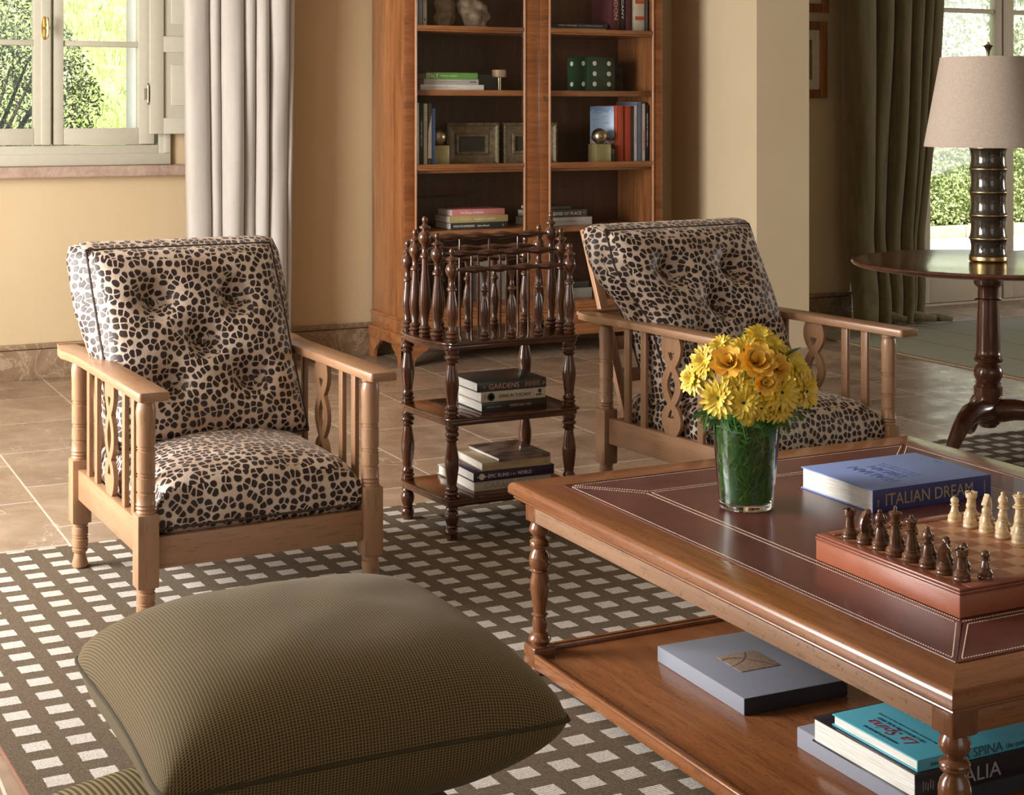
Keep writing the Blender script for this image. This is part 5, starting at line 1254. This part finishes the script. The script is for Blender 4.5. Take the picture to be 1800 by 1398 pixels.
def flower(pos, nrm, R, eye, label, seed, kind='daisy'):
    rr = random.Random(seed); t = thing('chrysanthemum' if kind == 'daisy' else 'amber_flower', label, 'flower', (VX+pos[0], VY+pos[1], VZ+pos[2]), 0, 'yellow chrysanthemums' if kind == 'daisy' else 'amber flowers')
    q = Vector(nrm).to_track_quat('Z', 'Y').to_matrix().to_4x4() @ Matrix.Rotation(rr.uniform(0, 6), 4, 'Z')
    m = MB()
    if kind == 'daisy':
        for ring, (n, ln, lift, curl) in enumerate(((19, 1.0, .16, -.12), (17, .90, .40, -.16), (12, .66, .75, -.22))):
            for k in range(n): petal(m, R*ln*rr.uniform(.88, 1.06), R*.105, 2*pi*(k+rr.uniform(-.25, .25))/n+ring*.2, lift+rr.uniform(-.10, .12), curl+rr.uniform(-.1, .05), q, .002*ring)
        m.build('petals', YEL[0], t, angle=180)
    else:
        for ring, (n, ln, lift, curl) in enumerate(((10, 1.0, .45, .12), (9, .9, .85, .10), (7, .75, 1.15, .05))):
            for k in range(n): petal(m, R*ln*rr.uniform(.9, 1.05), R*.24, 2*pi*(k+rr.uniform(-.2, .2))/n+ring*.3, lift+rr.uniform(-.1, .1), curl, q, .002*ring)
        m.build('petals', ORA[0], t, angle=180)
    e = R*.19 if kind == 'daisy' else R*.13
    MB().lathe([(0, .0), (e*.9, .001), (e, .004), (e*.7, .0075), (0, .009)], 16, q).build('flower_centre', eye, t)
    base = Vector((pos[0], pos[1], pos[2])); n_ = Vector(nrm).normalized(); st = base - n_*.008; en = Vector((pos[0]*.25, pos[1]*.25, .20)); mid = st.lerp(en, .5) - n_*.015 + Vector((0, 0, -.005))
    m = MB(); m.lathe([(0, -.009), (e*1.1, -.005), (e*1.2, -.001), (0, 0)], 10, q); m.tube([p-base for p in (st, mid, en)], .0016, 6); m.build('stem', MT['frond'], t)
RT, TW = Vector((.895, -.446, 0)), Vector((-.446, -.895, 0))
C0 = Vector((.014, .006, .285))
fl = [((265, 505), .050, GRN, 'large yellow daisy with bright green eye at lower left of the bouquet', .92), ((385, 440), .043, GRN, 'yellow daisy with green eye above the lower left large one', .82), ((425, 525), .044, DRK, 'yellow daisy with dark green eye at the lower middle', .98),
      ((680, 460), .050, DRK, 'large yellow daisy with dark eye right of the middle', .95), ((545, 560), .036, DRK, 'small yellow daisy under the amber flowers', .93), ((672, 570), .042, DRK, 'yellow daisy drooping over the rim below the large right one', .90),
      ((862, 470), .046, DRK, 'yellow daisy with dark eye at the far right of the bouquet', .85), ((447, 195), .045, DRK, 'yellow daisy near the top, left of the crown', .80), ((560, 112), .042, YEL[0], 'yellow daisy crowning the very top of the bouquet', .6), ((650, 165), .036, YEL[0], 'yellow daisy just right of the topmost one', .6),
      ((185, 275), .045, YEL[0], 'yellow daisy at the upper left shoulder of the bouquet', .78), ((105, 400), .041, YEL[0], 'yellow daisy at the far left edge of the bouquet', .70), ((765, 275), .040, YEL[0], 'yellow daisy at the upper right under the big leaf', .68), ((840, 345), .036, YEL[0], 'yellow daisy at the right shoulder of the bouquet', .62), ((300, 175), .034, YEL[0], 'yellow daisy behind the amber flowers at upper left', .5), ((455, 640), .024, YEL[0], 'tiny yellow bloom hanging just above the vase rim', .95)]
am = [((335, 275), .046, 'amber flower at the left of the three in the middle', .93), ((515, 265), .052, 'largest amber flower in the middle of the bouquet', .98), ((560, 385), .036, 'half-open amber flower below the largest one', 1.08), ((650, 305), .036, 'small amber flower right of the largest one', .92)]
def place(px, k):
    u = (1200+px[0]/3.996-1330)/754; vv = -(560+px[1]/3.996-665)/754*1.0
    a, c = u/.175, vv/.150; dd = sqrt(max(.03, 1-a*a-c*c))*.125*k
    pos = C0 + RT*u + TW*dd + Vector((0, 0, vv+.012)); nrm = RT*a*1.1 + TW*(.55+dd*5) + Vector((0, 0, c*1.1+.22)); return pos, nrm
for i, (px, R, eye, lab, k) in enumerate(fl): p, n_ = place(px, k); flower(p, n_, R, eye, lab, i)
for i, (px, R, lab, k) in enumerate(am): p, n_ = place(px, k); flower(p, n_, R, DRK, lab, 40+i, 'amber')
for i, (a, e_, wh) in enumerate(((.6, .2, 'right'), (1.6, 1.0, 'upper middle'), (2.5, .2, 'left'), (1.5, -.1, 'lower middle'))):
    dr_ = RT*cos(a)*cos(e_) - TW*sin(a)*cos(e_) + Vector((0, 0, sin(e_))); flower(C0+Vector((dr_.x*.12, dr_.y*.12, dr_.z*.09)), dr_, .044, GRN, 'yellow daisy on the far side of the bouquet, %s' % wh, 70+i)
def leaf(p, d, ln, wd, label):
    t = thing('green_leaf', label, 'leaf', (VX+p.x, VY+p.y, VZ+p.z), 0, 'large leaves in the bouquet'); q = Vector(d).to_track_quat('X', 'Z').to_matrix().to_4x4(); b = bmesh.new(); rows = []
    for i in range(11):
        s_ = i/10; w = wd*sin(pi*s_**.85)+.0004; rows.append([b.verts.new((ln*s_, -w, w*.4+ln*.12*s_*(1-s_))), b.verts.new((ln*s_, 0, ln*.12*s_*(1-s_))), b.verts.new((ln*s_, w, w*.4+ln*.12*s_*(1-s_)))])
    for A, B in zip(rows, rows[1:]):
        for k in range(2): b.faces.new((A[k], B[k], B[k+1], A[k+1]))
    m = MB(); m.add(b, q); m.build('blade', MT['leaf'], t, angle=180)
    m = MB(); m.tube([q @ Vector((-.05, 0, -.01)), q @ Vector((ln*.9, 0, ln*.012+.0006))], [.0016, .0004], 5); m.build('midrib', MT['frond'], t)
p, _ = place((690, 270), .75); leaf(p, RT*1.0+Vector((0, 0, .75))+TW*.2, .062, .015, 'broad green leaf pointing up at the right of the bouquet')
p, _ = place((325, 235), .8); leaf(p, RT*-1.0+Vector((0, 0, .95))+TW*.1, .040, .007, 'narrow green leaf at the upper left of the bouquet')
p, _ = place((470, 150), .35); leaf(p, RT*-.5+Vector((0, 0, 1)), .035, .007, 'small pale leaf tip above the top of the bouquet')
for i, (px, dx) in enumerate((((790, 560), .9), ((740, 600), 1), ((560, 660), .3), ((640, 660), .6), ((400, 660), -.2), ((300, 640), -.5), ((210, 600), -.9))):
    p, _ = place(px, .75); leaf(p-Vector((0, 0, .012)), RT*dx+TW*.5+Vector((0, 0, -.1)), .05, .014, ('dark leaf at the collar of the bouquet, %s' % ['far right', 'right', 'right of centre', 'centre right', 'left of centre', 'left', 'far left'][i]))

# ================================================================ STACKED FLOOR CUSHIONS IN THE FOREGROUND
def big_cushion(label, loc, rz, hw, th, mat, tilt=(0, 0), dome=1.0, seam=True):
    t = thing('scatter_cushion', label, 'cushion', loc, rz, 'olive cushions in the foreground'); t.rotation_euler = (tilt[0], tilt[1], rz)
    n = 56
    def f(sg):
        def g(u, v):
            a, c = 2*u-1, 2*v-1
            e = (max(0, 1-abs(a)**2.9))**.47*(max(0, 1-abs(c)**2.9))**.47
            cr_ = 1-.045*(abs(a)*abs(c))**7
            px_ = 1-.055*(1-c*c)*abs(a)**3; py_ = 1-.055*(1-a*a)*abs(c)**3
            wr = .0035*mnoise.noise((a*3+5, c*3, sg))*(e)
            return (hw[0]*a*px_*cr_, hw[1]*c*py_*cr_, sg*th*(e+.05*(1-max(abs(a), abs(c))**12))*(dome if sg > 0 else 1) + wr)
        return g
    def arc(g):      # the weave runs along the surface: uv = distance over the cloth from the middle
        P = [[Vector(g(i/n, j/n)) for j in range(n+1)] for i in range(n+1)]; h = n//2
        U = [[0.0]*(n+1) for _ in range(n+1)]; V = [[0.0]*(n+1) for _ in range(n+1)]
        for j in range(n+1):
            for i in range(h+1, n+1): U[i][j] = U[i-1][j]+(P[i][j]-P[i-1][j]).length; V[j][i] = V[j][i-1]+(P[j][i]-P[j][i-1]).length
            for i in range(h-1, -1, -1): U[i][j] = U[i+1][j]-(P[i][j]-P[i+1][j]).length; V[j][i] = V[j][i+1]-(P[j][i]-P[j][i+1]).length
        return lambda u, v: (U[int(round(u*n))][int(round(v*n))]+1, V[int(round(u*n))][int(round(v*n))]+1)
    m = MB(); m.grid(f(1), n, n, uvfn=arc(f(1))); m.grid(f(-1), n, n, uvfn=arc(f(-1)), flip=True)
    bmesh.ops.remove_doubles(m.bm, verts=m.bm.verts, dist=.0005); o = m.build('cover', mat, t, angle=180)
    per = [(i/n, 0) for i in range(n)] + [(1, i/n) for i in range(n)] + [(1-i/n, 1) for i in range(n)] + [(0, 1-i/n) for i in range(n)]
    pts = [Vector(f(1)(*p)) for p in per]; pts.append(pts[0]); pm = MB(); pm.tube(pts, .0035, 8, caps=False); pm.build('seam', cmat('dark_olive_seam', (.055, .04, .016), .9), o)
    return t
big_cushion('olive woven square cushion lying on top, large in the foreground', (.797, 2.300, .510), 0, (.310, .305), .122, MT['weave'], (0, 0))
big_cushion('olive corded cushion squashed beneath the large woven one', (.712, 2.240, .306), radians(2), (.305, .300), .085, MT['ribs'])
ot = thing('ottoman', 'low olive upholstered ottoman below the frame carrying the stacked cushions', 'ottoman', (.78, 2.20, .010))
MB().box(-.27, .27, -.27, .27, .08, .198, .03, 4).build('upholstery', MT['ribs'], ot, boxuv=True)
for sx in (-1, 1):
    for sy in (-1, 1): MB().lathe([(0, 0), (.016, 0), (.022, .05), (.025, .085), (0, .085)], 16, Tm(sx*.21, sy*.21, 0)).build('leg', MT['mahog'], ot)

# ================================================================ PEDESTAL TABLE AND LAMP
PX_, PY_ = 4.56, 4.82
pt = thing('pedestal_table', 'round dark mahogany tripod table carrying the lamp at right', 'table', (PX_, PY_, .010))
ZT = .780; R = .545
MB().lathe([(0, ZT-.028), (R-.05, ZT-.028), (R-.03, ZT-.024), (R-.012, ZT-.020), (R-.003, ZT-.014), (R, ZT-.008), (R-.004, ZT-.002), (R-.012, ZT), (R-.02, ZT-.0012), (0, ZT-.0012)], 96).build('tabletop', MT['mahogx'], pt, angle=30)
MB().lathe([(0, .676), (.046, .676), (.057, .688), (.058, .70), (.058, ZT-.028), (0, ZT-.028)], 36).build('top_block', MT['mahog'], pt)
col = [(0, .235), (.056, .235), (.0565, .245), (.0565, .272), (.050, .277), (.047, .281), (.052, .286), (.046, .291), (.048, .298), (.0565, .315), (.0575, .335), (.051, .355), (.040, .364), (.041, .369), (.056, .375), (.058, .384), (.054, .390), (.050, .393), (.054, .398), (.049, .405), (.047, .415), (.0475, .43), (.046, .50), (.042, .60), (.041, .618), (.041, .622), (.056, .624), (.056, .628), (.042, .632), (.041, .67), (.044, .678), (0, .678)]
MB().lathe(col, 40).build('column', MT['mahog'], pt, angle=40)
MB().lathe([(0, .105), (.030, .108), (.046, .125), (.050, .16), (.050, .238), (0, .238)], 24).build('hub', MT['mahog'], pt)
for a in (radians(199), radians(319), radians(59)):
    m = MB(); pts = []; rad = []
    for rr_, z, w in ((.02, .175, .052), (.06, .178, .050), (.10, .183, .047), (.145, .180, .043), (.19, .162, .038), (.23, .132, .033), (.265, .098, .029), (.295, .065, .025), (.325, .038, .022), (.355, .024, .021), (.385, .020, .020), (.410, .0165, .016)):
        pts.append((rr_*cos(a), rr_*sin(a), z)); rad.append(w)
    m.tube(pts, rad, 16, flat=.95); m.build('leg', MT['mahog'], pt, angle=60)
LZ = ZT+.010
lp = thing('table_lamp', 'table lamp with black fretwork column and linen drum shade', 'lamp', (PX_, PY_, LZ)); lp.scale = (.894,)*3
mt_, nt_, b__ = nodes('black_lacquer_gold_fretwork'); tc_ = nt_.nodes.new('ShaderNodeTexCoord'); sc_ = nt_.nodes.new('ShaderNodeSeparateXYZ'); L(nt_, tc_.outputs['Object'], sc_.inputs[0])
an = mathn(nt_, 'MULTIPLY', mathn(nt_, 'ARCTAN2', sc_.outputs[1], sc_.outputs[0]), .085); u_ = mathn(nt_, 'ADD', an, sc_.outputs[2]); w_ = mathn(nt_, 'SUBTRACT', an, sc_.outputs[2])
def cellf(o, p): return mathn(nt_, 'FLOOR', mathn(nt_, 'DIVIDE', o, p))
par = mathn(nt_, 'MODULO', mathn(nt_, 'ABSOLUTE', mathn(nt_, 'ADD', cellf(u_, .022), cellf(w_, .022))), 2)
def ln(o): return mathn(nt_, 'LESS_THAN', mathn(nt_, 'ABSOLUTE', mathn(nt_, 'SUBTRACT', mathn(nt_, 'FRACT', mathn(nt_, 'DIVIDE', o, .0073)), .5)), .07)
k_ = mathn(nt_, 'ADD', mathn(nt_, 'MULTIPLY', par, ln(u_)), mathn(nt_, 'MULTIPLY', mathn(nt_, 'SUBTRACT', 1, par), ln(w_)))
L(nt_, mixc(nt_, k_, (.012, .009, .006), (.17, .13, .075)), b__.inputs['Base Color']); b__.inputs['Roughness'].default_value = .16; b__.inputs['Coat Weight'].default_value = .5; bump(nt_, b__, k_, .3, .001)
pr = [(0, 0), (.078, 0), (.080, .004), (.081, .028)]; z = .03
MB().lathe([(0, 0), (.079, 0), (.0835, .004), (.0845, .010), (.0835, .014), (.0845, .019), (.083, .024), (0, .024)], 48).build('gold_band', MT['brass'], lp, angle=40)
segs = [(.024, .105), (.105, .21), (.21, .315), (.315, .42), (.42, .515)]
for za, zb in segs:
    n = 12; p = [(0, za)] + [(.084-.0085*sin(pi*k/n)**.8+.0015*(k in (0, n)), za+(zb-za)*k/n) for k in range(n+1)] + [(0, zb)]
    MB().lathe(p, 48).build('column_section', mt_, lp, angle=50)
    MB().lathe([(0, zb-.002), (.0862, zb-.0018), (.0866, zb), (.0862, zb+.0018), (0, zb+.002)], 48).build('gold_ring', MT['brass'], lp)
m = MB(); m.lathe([(0, .515), (.02, .516), (.014, .53), (.010, .55), (.010, .90), (0, .90)], 16); m.build('lamp_stem', MT['brass'], lp)
sh = []; z0, z1, ra, rb = .520, .925, .283, .213
sh = [(ra, z0), (ra+.001, z0+.008)] + [(ra+(rb-ra)*k/10, z0+.008+(z1-z0-.016)*k/10) for k in range(11)] + [(rb, z1), (rb-.003, z1), (ra-.004, z0)]
m = MB(); b = bmesh.new(); rings = [[b.verts.new((rr_*cos(2*pi*k/72), rr_*sin(2*pi*k/72), z)) for k in range(72)] for rr_, z in sh]
for A, B in zip(rings, rings[1:]+rings[:1]):
    for k in range(72): b.faces.new((A[k], A[(k+1) % 72], B[(k+1) % 72], B[k]))
m.add(b); m.build('lamp_shade', MT['shade'], lp, angle=50)
m = MB()
for k in range(3): a = 2*pi*k/3+.3; m.tube([(0, 0, .90), (rb*cos(a), rb*sin(a), .915)], .002, 6)
m.build('shade_carrier', MT['brass'], lp)
MB().lathe([(0, .90), (.008, .902), (.006, .93), (.009, .955), (.017, .972), (.022, .978), (.012, .982), (.006, .986), (.007, .992), (0, .997)], 20).build('finial', MT['bronze'], lp)
S.cycles.use_denoising = True
